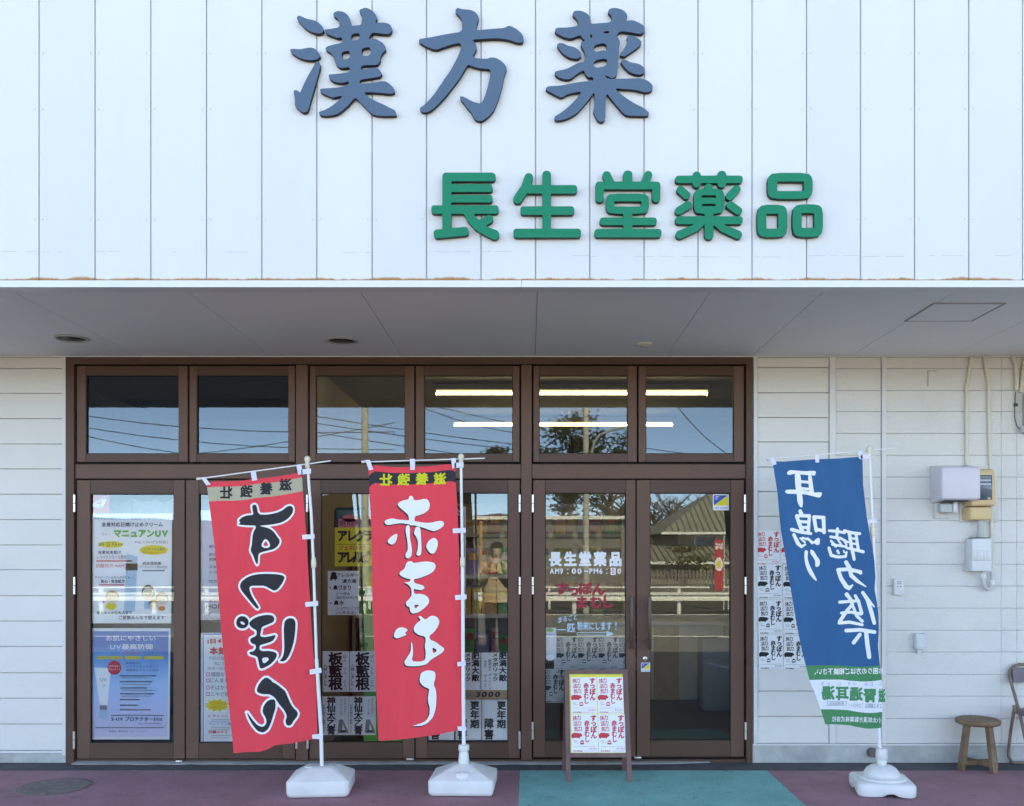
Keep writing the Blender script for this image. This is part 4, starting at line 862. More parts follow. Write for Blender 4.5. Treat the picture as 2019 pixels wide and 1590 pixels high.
for a, b, s in ((191, 213, '美容液'), (215, 241, 'UV効果'), (247, 279, 'メイク下地'), (284, 323, 'ビビクリーム')):
    P.rect('yellow', a, 1294, b, 1300, 2); P.text('grey', s, a+1, 1295, b-1, 1299, layer=3)
P.ell('red', 225.5, 1317, 13.5, 13.8, 3); P.text('white', 'SPF50+', 214, 1312, 237, 1316, .03, layer=4); P.text('white', 'PA++++', 214, 1318, 237, 1322, .03, layer=4)
for s, y, x1 in (('美容成分に', 1308, 280), ('ウイプラセンタエキス', 1314.5, 313), ('高濃度ビタミンC配合', 1321.5, 313)): P.text('navy', s, 248, y-2.2, x1, y+2.2, .01)
for y, x1, c in ((1333, 305, 'rose'), (1337, 290, 'navy'), (1344.5, 300, 'rose'), (1349.5, 297, 'navy'), (1357, 287, 'rose'), (1361.5, 308, 'navy'), (1368.5, 302, 'rose'), (1373, 295, 'navy'), (1380, 274, 'rose'), (1391, 272, 'rose'), (1400, 296, 'rose')):
    if c == 'rose': P.poly('rose', [[(236, y), (238, y-1.6), (240, y), (238, y+1.6)]])
    k = 240
    while k < x1: P.rect('pink' if c == 'rose' else 'grey', k, y-(1.4 if c == 'rose' else .7), k+2.6, y+(1.2 if c == 'rose' else .6)); k += 3.6
P.poly('white', [[(186, 1316), (219, 1318), (212, 1391), (197, 1391)]], 2); P.rect('grey', 197, 1391, 211, 1400, 2); P.poly('paleblue', [[(196, 1401), (212, 1401), (213, 1416), (207, 1419), (199, 1418), (196, 1414)]], 2)
P.text('grey', 'UV', 197, 1337, 210, 1344, .02, layer=3); P.text('grey', '50', 202, 1350, 208, 1354, layer=3)
P.text('navy', 'S-UV プロテクター50α', 219.5, 1414, 320, 1422, .03); P.text('navy', '22g 3,500円(税抜)', 271, 1425, 317, 1429)
for a, b, y in ((219, 320, 1411), (188, 322, 1435)):
    k = a
    while k < b: P.rect('grey', k, y-1, k+2.6, y+1); k += 3.6
P.text('navy', '無香料・無鉱物油・エタノールフリー', 215, 1440.5, 294, 1444, .02); P.done(o, {'paleblue': 'tube_cap'})
# right of it, half behind the red flag
o, P = poster('poster', 'pale poster with faint text, half behind the left red flag', 395, 1006, 560, 1223, YP, mat('pale_lilac_paper', (.66, .66, .74), .6), group='posters in the left glass doors')
for t_, y in (('朝の', 1078), ('肝毛', 1094), ('皮膚', 1103), ('スダル', 1118), ('ンっくり', 1128), ('仕立て', 1146)): P.text('navy' if y > 1100 else 'blue', t_, 412, y-3, 412+8*len(t_), y+3, .01)
P.text('darkred', 'お試し', 412, 1182, 440, 1188); P.text('black', 'HOME', 406, 1192, 448, 1200); P.ell('tan', 430, 1213, 28, 14, ring=1.4); P.ell('tan', 430, 1213, 18, 9, ring=1.2); P.done(o)
o, P = poster('poster', 'white poster with blue rounded border and checkbox list, half behind the left red flag', 393, 1248, 556, 1467, YP, M_PAPER, group='posters in the left glass doors')
P.frame('midblue', 400, 1250, 549, 1464, 1.6)
P.text('red', '1日4錠', 409, 1260, 452, 1270, .04, slope=-.05); P.text('red', '本気の美', 413, 1276, 480, 1291, .05); P.text('grey', '下記の症状が', 410, 1295, 460, 1302); P.text('grey', '気になる方', 422, 1305, 460, 1312); P.text('grey', '是非一度お試しを', 409, 1315, 470, 1321)
for s, y in (('頑固な便秘', 1330), ('じんましん', 1342), ('そばかす', 1356), ('ニキビ肌', 1369)):
    P.frame('rose', 406.5, y-3.6, 413.5, y+3.6, 1.3); P.text('grey', s, 415, y-4.5, 415+9.4*len(s), y+4.5, .01)
star = []
for k in range(24):
    a = 2*math.pi*k/24; q = 1 if k % 2 else .72; star.append((428+26*q*math.cos(a), 1391+13*q*math.sin(a)))
P.poly('yellow', [star], 1); P.text('orange', 'シミのもとを', 415, 1384, 446, 1389.5, .02, slope=.04); P.text('orange', '徹底ブロック', 416, 1391.5, 447, 1397, .02, slope=.04)
for s, c, y in (('ビタミンC', 'rose', 1412), ('ペントリン錠', 'midblue', 1427.5), ('肝臓エキス', 'red', 1443.5)):
    P.text(c, s, 411, y-3, 411+7.6*len(s), y+3, .02); P.rect('lightgrey', 416, y+6, 460, y+8); P.rect('lightgrey', 416, y+10, 452, y+11.5)
    P.frame('paleblue', 408, y-6, 480, y+13, .6)
P.done(o)
# red square card with a white folded shape, and grey cloth behind the posters
o, P = poster('card', 'small red square card with a white folded shape, top corner of the left door', 178.5, 975, 216, 1012, YP+.006, flat('red_card', (.70, .06, .07)), 'card')
P.poly('white', [[(179, 995), (213, 978), (212, 982), (187, 994)]]); P.poly('white', [[(206, 980), (213, 978), (202, 1003), (195, 1003)]]); P.poly('white', [[(178.6, 993), (196, 995), (203, 1003), (178.6, 999)]]); P.done(o)
m = MB()
px = [170, 205, 222, 240, 259, 262, 280, 300, 303, 320, 338, 344, 372, 400, 440, 500, 560]; dz = [6, -4, 3, 7, 0, -2, 6, 4, -3, 7, 2, 0, 5, 0, 4, 0, 4]
for i in range(len(px)-1):
    y0, y1 = .30+.02*math.sin(i*1.9), .30+.02*math.sin((i+1)*1.9)
    m.add([W(px[i], 984+dz[i], y0), W(px[i+1], 984+dz[i+1], y1), W(px[i+1], 1470, y1), W(px[i], 1470, y0)], [(0, 1, 2, 3)])
cl = obj('hanging_cloth', m, mat('grey_blue_cloth', (.30, .31, .40), .9, var=.1), loc=W(345, 1470, .30)); tag(cl, 'grey lavender cloth hung inside the two left doors behind the posters', 'cloth')

# doors C and D
YQ = GY+.012
o, P = poster('poster', 'yellow price poster with black katakana beside the right red flag', 660, 1040.5, 748, 1117, YP, flat('yellow_paper', (.78, .66, .07)), 'poster', 'posters in the middle glass doors')
for ch, cx in zip('アレグラ', (675, 693.5, 711, 727)): P.char('black', ch, cx, 1056.5, 21, 24, .05)
P.rect('black', 662, 1073.5, 748, 1074.2)
for ch, cx in zip('ジェネリック', (672, 683, 692, 700, 709, 716.5)): P.char('red', ch, cx, 1080.5, 11, 11, .02)
for ch, cx in zip('アレルビ', (675, 691, 705, 719)): P.char('black', ch, cx, 1099, 21, 25, .05)
P.char('red', '¥', 724, 1107, 14, 14, .04); P.done(o)
o, P = poster('poster', 'white handwritten sheet of nose remedies below the yellow poster', 646, 1126, 708, 1213, YP-.002, M_PAPER, 'poster', 'posters in the middle glass doors')
P.char('black', '鼻', 658, 1136.5, 16, 18, .03); P.text('black', 'アレルギー', 664, 1130, 707, 1138, .02); P.text('black', '漢方薬', 675, 1142, 703, 1150, .02)
P.char('black', '・', 651, 1159, 10, 10, .05); P.text('black', '鼻づまり', 657, 1154, 692, 1164, .02); P.text('black', 'ノーザA', 662, 1168, 690, 1174, .02); P.text('black', '(葛根湯加辛夷川芎)', 662, 1176, 707, 1182, .005)
P.char('black', '・', 652, 1189.5, 10, 10, .05); P.text('black', '鼻水', 658, 1184, 679, 1194, .02); P.text('black', 'ショウセリンS', 663, 1196.5, 707, 1203.5, .02); P.text('black', '(小青竜湯)', 663, 1205.5, 701, 1212, .01); P.done(o)
gB = 'white brush-lettered sheets in the middle glass doors'
def sheetA(x0, lb):
    o, P = poster('poster', lb, x0, 1284.5, x0+52.5, 1364.5, YP-.002, M_PAPER, 'poster', gB)
    for ch, y in zip('板藍根', (1299, 1324, 1348.5)): P.char('black', ch, x0+25.5, y, 28, 26, .04)
    for s, y in (('ばん', 1298), ('らん', 1322), ('こん', 1347)): P.vtext('black', s, x0+44, y-7, y+8, 7.5)
    P.vtext('black', '入荷しました。', x0+5.5, 1309, 1361, 8, .015); P.done(o)
sheetA(636, 'white sheet with three big brush kanji beside the left flag pole'); sheetA(689.5, 'white sheet with three big brush kanji touching the right red flag')
def sheetB(x0, lb):
    o, P = poster('poster', lb, x0, 1373, x0+53, 1449.5, YP-.002, M_PAPER, 'poster', gB)
    for ch, y in zip('神仙太乙膏', (1382, 1396.5, 1411, 1426.5, 1441)): P.char('black', ch, x0+18.5, y, 17.5, 16.5, .035)
    P.vtext('black', 'お肌の悩みご相談ください', x0+4.5, 1389, 1448, 5.5, .01); P.vtext('grey', 'あかぎれひび割れに', x0+46, 1377, 1408, 5, .01); P.vtext('grey', '赤くヒリヒリ炎症', x0+38.5, 1379, 1410, 4.6, .01)
    P.poly('grey', [[(x0+34, 1419), (x0+41, 1419), (x0+52, 1442), (x0+52, 1446), (x0+31, 1446), (x0+31, 1442)], [(x0+41, 1426), (x0+46, 1440), (x0+40, 1440)]]); P.rect('black', x0+36, 1440, x0+47, 1444, 2); P.done(o)
sheetB(634.5, 'white sheet with five brush kanji and a grey tube, beside the left flag pole'); sheetB(688, 'white sheet with five brush kanji and a grey tube, against the right red flag')
gD = 'white brush-lettered sheets in the door beside the entrance'
def sheetC(x0, lb, ext):
    o, P = poster('poster', lb, x0, 1287, x0+52, 1361, YP-.002-ext*.001, M_PAPER, 'poster', gD)
    P.vtext('black', '肥満大敵', x0+42.5, 1286, 1344, 15.5, .035); P.vtext('black', 'メタボリック', x0+27.5, 1287, 1344, 12, .03)
    P.vtext('black', '水太り', x0+8, 1302, 1318, 6.5, .01); P.vtext('black', '脂肪太り', x0+17, 1300, 1324, 6.5, .01); P.vtext('black', 'ポーツーン', x0+17, 1328, 1360, 6.5, .01); P.vtext('black', 'ポーネット', x0+8, 1330, 1356, 6.5, .01); P.done(o)
sheetC(949, 'white sheet with two brush columns at the far edge of its door, unobstructed', 0); sheetC(895, 'white sheet with two brush columns behind the right flag pole', 1)
def sheetD(x0, lb):
    o, P = poster('poster', lb, x0, 1380, x0+51, 1459.5, YP-.002, M_PAPER, 'poster', gD)
    P.vtext('black', '更年期', x0+38, 1382, 1437, 18, .04); P.vtext('black', '障害', x0+13.5, 1416, 1459, 19, .04); P.done(o)
sheetD(950.5, 'white sheet with five brush kanji at the far bottom corner of its door, unobstructed'); sheetD(898, 'white sheet with five brush kanji behind the right flag pole, bottom row'); sheetD(844.5, 'white sheet mostly hidden behind the right red flag, bottom row')
o, P = poster('price_strip', 'tan price strip with large black figures between the white sheets', 890, 1361, 1002, 1379, YP+.003, flat('tan_card', (.50, .33, .20)), 'price strip')
P.text('black', '3000', 937, 1364, 985, 1375, .04, shear=.2); P.text('grey', '快', 918, 1366, 930, 1375, .02); P.done(o)
o, P = poster('poster', 'dark maroon poster strip with white kana beside the right flag pole', 893, 998, 907, 1210, YP+.002, flat('maroon_paper', (.13, .03, .05)), 'poster', 'posters in the middle glass doors')
P.char('white', 'た', 903, 1010, 14, 16, .02); P.done(o)
m = MB(); m.rbox(X(908), X(917.5), .06, .075, Z(1210), Z(998), .003, 1); o = obj('display_stand', m, M_WHITE, loc=W(912, 1210, .06)); tag(o, 'narrow white upright display stand edge behind the right flag pole', 'display stand')
o, P = poster('poster', 'green poster behind the right red flag with pale bottle print', 717, 1118, 800, 1476, YP+.006, flat('green_paper', (.09, .36, .06)), 'poster', 'posters in the middle glass doors')
P.poly('yellow', [[(722, 1150), (727, 1128), (731, 1127), (734, 1152), (732, 1160), (724, 1160)]]); P.rect('white', 722, 1160, 745, 1185); P.done(o)
# diaper pack
o = thing('product_pack', W(690, 1080, .12), 'dark green bulging product pack with pink arched logo above the yellow poster', 'package')
m = MB(); m.rbox(X(658, .12), X(724, .12), .10, .26, Z(1082, .12), Z(1000, .12), .035, 4); obj('pack', m, mat('dark_green_pack', (.012, .085, .085), .3, var=.1), o)
P = Print(onplane(.10)); P.ell('pink', 689, 1022, 14, 8); P.rect('pink', 667, 1023, 708, 1041, 1); P.text('navy', 'はくパンツ', 670, 1027, 704, 1037, .03); P.text('orange', '***', 680, 1017, 698, 1019); P.done(o, {'pink': 'logo_patch'})

# ================================================================== stickers
def sticker(label, x0, y0, w, y):
    o, P = poster('sticker', label, x0, y0, x0+w, y0+w, y, M_PAPER, 'sticker', 'security stickers on the entrance doors')
    e = w*.06; P.poly('blue', [[(x0+e, y0+e), (x0+w-e, y0+e), (x0+e, y0+w*.70)]]); P.poly('yellow', [[(x0+w-e, y0+e+.4), (x0+w-e, y0+w*.70), (x0+e+.6, y0+w*.70)]])
    P.text('blue', 'ALSOK', x0+w*.1, y0+w*.78, x0+w*.92, y0+w*.93, .05, shear=.3)
    for k in range(3): P.rect('white', x0+w*.15, y0+w*(.13+.08*k), x0+w*(.40-.06*k), y0+w*(.16+.08*k), 2)
    P.done(o)
sticker('square blue and yellow security sticker at the top corner of the right entrance glass', 1405.5, 975, 31.5, GY-.001)
sticker('small square blue and yellow security sticker below the door lock', 1264, 1307, 17.8, .0068)

# ================================================================== flyers hung inside the entrance door
gi = 'black flyers inside the left entrance door'
for k in range(4):
    flyer(FG, W(1116+k*40.5, 1322, YP+.003+.0012*k), f'shade-toned flyer inside the left entrance door, {("first", "second", "third", "fourth")[k]} from the left in its row', gi)
for k in range(2):
    flyer(FG, W(1091+k*26, 1386, YP+.0015+.001*k), 'black printed flyer inside the left entrance door, behind the wooden signboard', 'black flyers behind the signboard')
o, P = poster('leaflet', 'pale lilac and green leaflet at the lower corner of the left entrance glass', 1076, 1238, 1097, 1300, YP, mat('pale_lilac_paper', (.66, .66, .74), .6), 'leaflet')
P.ell('green', 1084, 1243, 7, 4); P.rect('skyblue', 1076.5, 1250, 1096.5, 1253); P.ell('white', 1085, 1297, 9, 6, n=14); P.done(o, {'green': 'print_block', 'skyblue': 'print_block', 'white': 'print_block'})

# ================================================================== interior things seen through the glass
M_TUBE = emit('lit_fluorescent_tube', (1, .93, .66), 2.8)
M_LAMPW = mat('lamp_housing', (.22, .22, .20), .7)
for y, lb in ((.98, 'lit fluorescent strip light on the shop ceiling, nearer row'), (2.86, 'lit fluorescent strip light on the shop ceiling, farther row')):
    t = thing('strip_light', (.37, y, 2.92), lb, 'strip light', 'strip lights on the shop ceiling')
    m = MB(); m.rbox(-.80, 1.54, y-.09, y+.09, 2.965, 3.018, .01, 2); obj('housing', m, M_LAMPW, t)
    m = MB(); m.tube([(-.79, y, 2.945), (1.53, y, 2.945)], .0095, 12); obj('tube', m, M_TUBE, t)
    m = MB(); m.box(-.81, -.79, y-.03, y+.03, 2.92, 2.966); m.box(1.53, 1.55, y-.03, y+.03, 2.92, 2.966); obj('end_cap', m, M_LAMPW, t)
# shelves with boxed medicines
M_SHELF = mat('shelf_cream', (.40, .38, .34), .6)
def shelf_unit(name, x0, x1, y0, y1, levels, label, h, back=True):
    t = thing(name, ((x0+x1)/2, (y0+y1)/2, 0), label, 'shelf')
    for z in levels:
        m = MB(); m.box(x0, x1, y0, y1, z-.02, z); obj('shelf_board', m, M_SHELF, t)
        m = MB(); m.box(x0, x1, y0-.008, y0-.001, z-.035, z+.005); obj('price_rail', m, mat('price_rail', (.55, .55, .52), .5), t)
    m = MB(); m.box(x0-.03, x0-.002, y0, y1, 0, h); m.box(x1+.002, x1+.03, y0, y1, 0, h); obj('side_panel', m, M_SHELF, t)
    if back: m = MB(); m.box(x0, x1, y1+.002, y1+.02, 0, h); obj('back_panel', m, M_SHELF, t)
cols = [(.50, .48, .44), (.55, .10, .08), (.10, .25, .45), (.55, .45, .10), (.10, .35, .15), (.50, .30, .35), (.28, .20, .40), (.55, .55, .5), (.35, .08, .08), (.6, .3, .1)]
cname = ['white', 'red', 'blue', 'mustard', 'green', 'rose', 'violet', 'pale grey', 'dark red', 'orange']
packm = [mat('medicine_box_%d' % i, c, .5, var=.25, scale=35) for i, c in enumerate(cols)]
rr = random.Random(5)
def fill(x0, x1, y0, z, hmax, lb, grp, wmin=.05, wmax=.14):
    x = x0+.01
    while x < x1-.06:
        w = rr.uniform(wmin, wmax); h = hmax*rr.uniform(.55, .95); d_ = rr.uniform(.08, .14)
        if x+w > x1: break
        m = MB(); m.box(x, x+w, y0+rr.uniform(.005, .03), y0+.03+d_, z+.0005, z+h)
        m.box(x+w*.15, x+w*.85, y0+.0, y0+.0045, z+h*.55, z+h*.82, 1)
        ci = rr.randrange(10); o = obj('medicine_box', m, [packm[ci], rr.choice(packm)], loc=(x+w/2, y0+.05, z)); tag(o, cname[ci]+' '+lb, 'box', grp); x += w+rr.uniform(.004, .02)
shelf_unit('display_shelf', -1.58, -.02, 1.5, 1.83, (.30, .66, 1.02, 1.38), 'cream display shelf of boxes behind the middle glass doors', 1.62)
for z, n in ((.30, 'bottom'), (.66, 'second'), (1.02, 'third'), (1.38, 'top')): fill(-1.56, -.04, 1.5, z, .27, f'medicine box on the {n} board of the shelf behind the middle doors', f'boxes on the {n} board of the near shelf')
shelf_unit('wall_shelf', -1.4, 1.3, 5.9, 6.3, (.5, .95, 1.4, 1.85), 'long cream wall shelf at the back of the shop', 2.3)
for z, n in ((.5, 'lowest'), (.95, 'second'), (1.4, 'third'), (1.85, 'highest')): fill(-1.38, 1.28, 5.9, z, .34, f'medicine box on the {n} board of the back wall shelf', f'boxes on the {n} board of the back shelf', .1, .26)
t = thing('counter', (1.3, 3.2, 0), 'pale shop counter behind the right entrance door', 'counter')
m = MB(); m.rbox(.55, 2.1, 3.0, 3.5, .0, .80, .006, 1); obj('body', m, mat('counter_cream', (.50, .49, .42), .5), t)
m = MB(); m.rbox(.52, 2.13, 2.95, 3.55, .802, .84, .006, 1); obj('counter_top', m, mat('counter_top_grey', (.42, .46, .46), .4), t)
m = MB(); m.box(1.35, 1.62, 2.985, 2.999, .0, .80); obj('wood_panel', m, mat('tan_wood', (.36, .24, .13), .5, var=.15, scale=8), t)
m = MB(); m.rbox(1.75, 2.05, 2.3, 2.6, 0, .72, .008, 1); t = obj('cardboard_box', m, mat('blue_grey_carton', (.20, .24, .28), .6), loc=(1.9, 2.45, 0)); tag(t, 'tall blue grey carton standing in front of the counter', 'box')
shelf_unit('side_shelf', 2.18, 2.62, 1.6, 2.3, (.3, .6, .9, 1.2), 'shelf of goods along the right side inside the entrance', 1.4)
for z in (.3, .6, .9, 1.2): fill(2.19, 2.61, 1.6, z, .24, 'packet on the side shelf inside the right entrance door', 'packets on the side shelf')
# cabinets of dark bay
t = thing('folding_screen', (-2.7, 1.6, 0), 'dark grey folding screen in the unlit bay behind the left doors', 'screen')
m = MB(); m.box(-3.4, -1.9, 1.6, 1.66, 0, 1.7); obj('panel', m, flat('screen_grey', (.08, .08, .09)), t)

# ================================================================== banners
def loft_cloth(L, Rr, T, Bt, yfun, rows, nu=22):
    """cloth between measured edges; rows = [(v0, v1, material index, steps)]"""
    def samp(pl, t):
        d = [0]
        for a, b in zip(pl[:-1], pl[1:]): d.append(d[-1]+math.hypot(b[0]-a[0], b[1]-a[1]))
        q = t*d[-1]
        for i in range(len(pl)-1):
            if q <= d[i+1]+1e-9:
                f_ = (q-d[i])/(d[i+1]-d[i]+1e-9); return (pl[i][0]+(pl[i+1][0]-pl[i][0])*f_, pl[i][1]+(pl[i+1][1]-pl[i][1])*f_)
        return pl[-1]
    TL, TR, BL, BR = T[0], T[-1], Bt[0], Bt[-1]
    def Q(u, v):
        l, r_, t_, b_ = samp(L, v), samp(Rr, v), samp(T, u), samp(Bt, u)
        return tuple((1-u)*l[i]+u*r_[i]+(1-v)*t_[i]+v*b_[i]-((1-u)*(1-v)*TL[i]+u*(1-v)*TR[i]+(1-u)*v*BL[i]+u*v*BR[i]) for i in (0, 1))
    m = MB()
    for v0, v1, mi, st in rows:
        pts = []; fs = []
        for j in range(st+1):
            for i in range(nu+1):
                p = Q(i/nu, v0+(v1-v0)*j/st); pts.append(W(p[0], p[1], yfun(p[0], p[1])))
        for j in range(st):
            for i in range(nu): k = j*(nu+1)+i; fs.append((k, k+1, k+nu+2, k+nu+1))
        m.add(pts, fs, mi, True)
    return m
def densify(lp, d=14):
    o = []
    for i in range(len(lp)):
        a, b = lp[i], lp[(i+1) % len(lp)]; n = max(1, int(math.hypot(b[0]-a[0], b[1]-a[1])/d))
        for k in range(n): o.append((a[0]+(b[0]-a[0])*k/n, a[1]+(b[1]-a[1])*k/n))
    return o
def loops_px(loops, ox, oy, sc): return [densify([(ox+p[0]/sc, oy+p[1]/sc) for p in l]) for l in loops]
def strap(t, pts, y, wd=8, mt=None):
    m = MB(); a = [W(*p, y) for p in pts]
    m.add(a+[p+Vector((0, .003, 0)) for p in a], [(0, 1, 2, 3), (7, 6, 5, 4), (0, 4, 5, 1), (1, 5, 6, 2), (2, 6, 7, 3), (3, 7, 4, 0)]); obj('loop', m, M_LOOP, t)
M_LOOP = mat('lavender_white_tape', (.72, .72, .88), .7)
def banner(label, yb, pole, bar, finial, cloth, cmats, prints, straps, joint, baseparts, loc):
    t = thing('nobori_banner', loc, label, 'banner', 'tall flag banners on white stands')
    pts = [W(a, b, yb) for a, b in pole]
    m = MB(); k = next(i for i, p in enumerate(pole) if p[1] >= joint[1])
    m.tube(pts[:k+1], .0095, 12); m.tube(pts[k:], .0125, 12); obj('pole', m, M_PLAIN, t)
    c = W(*joint, yb); m = MB(); m.lathe([(.0125, -.035), (.0165, -.03), (.0175, .0), (.014, .03), (.010, .035)], c, 16); obj('pole_joint', m, M_IVORY, t)
    m = MB(); m.tube([W(*bar[0], yb+.012), W(*bar[1], yb+.012)], .0048, 8); m.tube([W(*bar[0], yb+.012), W(bar[0][0]+9, bar[0][1]-1, yb+.012)], .009, 8); obj('crossbar', m, M_PLAIN, t)
    c = W(*finial, yb); m = MB(); m.lathe([(.014, -.05), (.016, -.045), (.014, -.012), (.020, 0), (.021, .012), (.012, .026), (.002, .030)], c, 16); obj('finial', m, M_IVORY, t)
    obj('cloth', cloth, cmats, t)
    for nm, mp, prn in prints: prn.done(t)
    for s in straps: strap(t, s, yb-.016)
    for nm, mb, mm in baseparts: obj(nm, mb, mm, t)
    return t
M_RED = mat('red_banner_cloth', (.86, .055, .080), .75, var=.05, scale=3, bump=.5, bscale=5, stretch=(2.2, 1, .6))
M_SILV = mat('silver_gold_band', (.40, .34, .18), .5, col2=(.47, .42, .34), scale=1.6)
M_BAND = flat('black_band', (.02, .02, .03)); M_BLU = mat('blue_banner_cloth', (.004, .105, .265), .75, var=.10, scale=3, bump=.5, bscale=5, stretch=(2.2, 1, .6))
M_BGRN = mat('green_band', (.035, .235, .095), .7, var=.05); M_BWHT = mat('white_band', (.74, .76, .84), .7, var=.03)

# --- red flag, left
yb = -.82
def yw1(px, py): return yb-.004-.020*math.sin((px-400)*.045+(py-950)*.003)*min(1, max(0, (py-950)/250))-.010*math.sin((py-950)*.012)
L = [(407, 951), (412, 989), (423, 1077), (436, 1240), (443.6, 1323), (453, 1408), (461, 1486)]
Rr = [(595, 931), (597, 967), (604, 1053), (612, 1198), (615, 1249), (624, 1372), (625.5, 1456)]
T = [(407, 951), (425, 949.5), (450, 949.5), (480, 948), (505, 944), (540, 941), (570, 936), (595, 931)]
Bt = [(461, 1486), (475, 1484), (488, 1483), (512, 1483), (527, 1478), (542, 1470), (576, 1466), (600, 1461), (625.5, 1456)]
rows = [(0, .020, 0, 3), (.020, .072, 1, 4), (.072, 1, 0, 60)]
cloth = loft_cloth(L, Rr, T, Bt, yw1, rows)
mp1 = lambda u, v, l: W(u, v, yw1(u, v)-.0012*l)
P1 = Print(mp1)
s3 = [('p', [(575, 490), (600, 475), (618, 490), (632, 565), (700, 570), (790, 555), (850, 530), (890, 495), (925, 488), (945, 510), (940, 555), (900, 605), (840, 640), (770, 655), (690, 662), (640, 670), (680, 678), (730, 690), (770, 720), (800, 765), (828, 800), (815, 840), (780, 875), (720, 890), (660, 905), (632, 920), (628, 1020), (610, 1000), (590, 940), (562, 890), (575, 840), (580, 770), (590, 720), (610, 690), (610, 665), (540, 665), (480, 660), (452, 655), (475, 640), (455, 620), (490, 590), (530, 575), (590, 572), (582, 520)], [(655, 845), (690, 782), (722, 800), (742, 845), (722, 868), (680, 866)])]
tsu = [('p', [(470, 1190), (490, 1160), (540, 1125), (600, 1105), (680, 1098), (780, 1100), (850, 1110), (870, 1130), (850, 1180), (810, 1235), (775, 1252), (735, 1230), (690, 1205), (620, 1205), (565, 1205), (550, 1230), (570, 1290), (600, 1340), (640, 1400), (625, 1415), (590, 1380), (540, 1320), (490, 1260), (470, 1225)])]
po = [('p', [(388, 115), (400, 78), (430, 60), (465, 66), (490, 95), (488, 130), (465, 158), (430, 162), (400, 148)], [(418, 108), (440, 104), (462, 122), (455, 134), (432, 126)]),
      ('p', [(490, 125), (510, 95), (560, 65), (630, 50), (680, 55), (698, 80), (690, 110), (640, 130), (595, 150), (590, 175), (580, 225), (620, 232), (670, 222), (710, 212), (700, 240), (680, 265), (620, 285), (580, 295), (575, 330), (600, 345), (650, 340), (700, 350), (720, 370), (705, 410), (660, 455), (600, 485), (580, 480), (570, 430), (560, 385), (500, 370), (495, 350), (530, 345), (550, 320), (545, 290), (510, 280), (500, 245), (530, 232), (555, 215), (555, 175), (520, 160)], [(594, 398), (645, 392), (655, 415), (608, 448)]),
      ('p', [(780, 100), (810, 78), (850, 80), (868, 110), (865, 180), (855, 260), (835, 330), (810, 390), (780, 425), (735, 425), (765, 395), (778, 330), (775, 240), (772, 160)])]
nn = [('p', [(555, 650), (580, 595), (630, 548), (690, 590), (750, 635), (785, 665), (810, 730), (840, 790), (888, 835), (880, 870), (850, 905), (830, 942), (795, 940), (785, 905), (800, 865), (775, 815), (735, 770), (700, 715), (660, 690), (600, 690), (560, 675)]),
      ('p', [(702, 728), (650, 735), (610, 780), (600, 835), (630, 880), (635, 925), (605, 955), (560, 940), (520, 895), (472, 825), (490, 880), (520, 935), (560, 985), (605, 1000), (645, 975), (670, 920), (690, 850), (708, 795)])]
for sh, ox, oy, sc in ((s3, 370, 890, 4.543), (tsu, 370, 890, 4.543), (po, 370, 1200, 4.077), (nn, 370, 1200, 4.077)):
    a, b = glyph(sh, [0, 17], 5, .7)
    P1.poly('black', loops_px(a, ox, oy, sc), 2.6, 9); P1.poly('white', loops_px(b, ox, oy, sc), 1.2, 9); P1.split('printed_kana')
for ch, cx, cy in zip('滋養強壮', (563, 525, 486, 446), (956, 963.5, 968.5, 971.5)): P1.char('black', ch, cx, cy, 25, 25, .035, mirror=True)
bm_ = MB(); c = W(634, 1540, yb)
def base_hip(cx, cy, w, d, zl, zt, wt, dt, yaw, chf=.03):
    m = MB(); mt = Matrix.Translation((cx, cy, 0)) @ Matrix.Rotation(yaw, 4, 'Z')
    bm = bmesh.new(); rings = []
    for hw, hd, z in ((w/2-.012, d/2-.012, .004), (w/2, d/2, .022), (w/2+.002, d/2+.002, zl), (wt/2, dt/2, zt)):
        rings.append([bm.verts.new((a*hw, b*hd, z)) for a, b in ((-1, -1), (1, -1), (1, 1), (-1, 1))])
    bm.faces.new(rings[0][::-1]); bm.faces.new(rings[-1])
    for r0, r1 in zip(rings[:-1], rings[1:]):
        for i in range(4): bm.faces.new((r0[i], r0[(i+1) % 4], r1[(i+1) % 4], r1[i]))
    bmesh.ops.recalc_face_normals(bm, faces=bm.faces)
    vert_e = [e for e in bm.edges if abs((e.verts[0].co-e.verts[1].co).z) > .01]
    bmesh.ops.bevel(bm, geom=vert_e, offset=chf, segments=4, profile=.5, affect='EDGES')
    eds = [e for e in bm.edges if len(e.link_faces) == 2 and e.calc_face_angle(0) > .5 and abs((e.verts[0].co-e.verts[1].co).z) < .002]
    bmesh.ops.bevel(bm, geom=eds, offset=.009, segments=3, profile=.5, affect='EDGES')
    bm.transform(mt); bm.verts.index_update()
    m.add([v.co.copy() for v in bm.verts], [[v.index for v in f.verts] for f in bm.faces], 0, True); bm.free(); return m
base = base_hip(X(634, yb)-.0, yb, .40, .36, .108, .172, .20, .15, R(4))
cap1 = MB(); cap1.lathe([(.03, .1725), (.03, .178), (.022, .1785)], (X(634, yb)-.075, yb-.04, 0), 18)
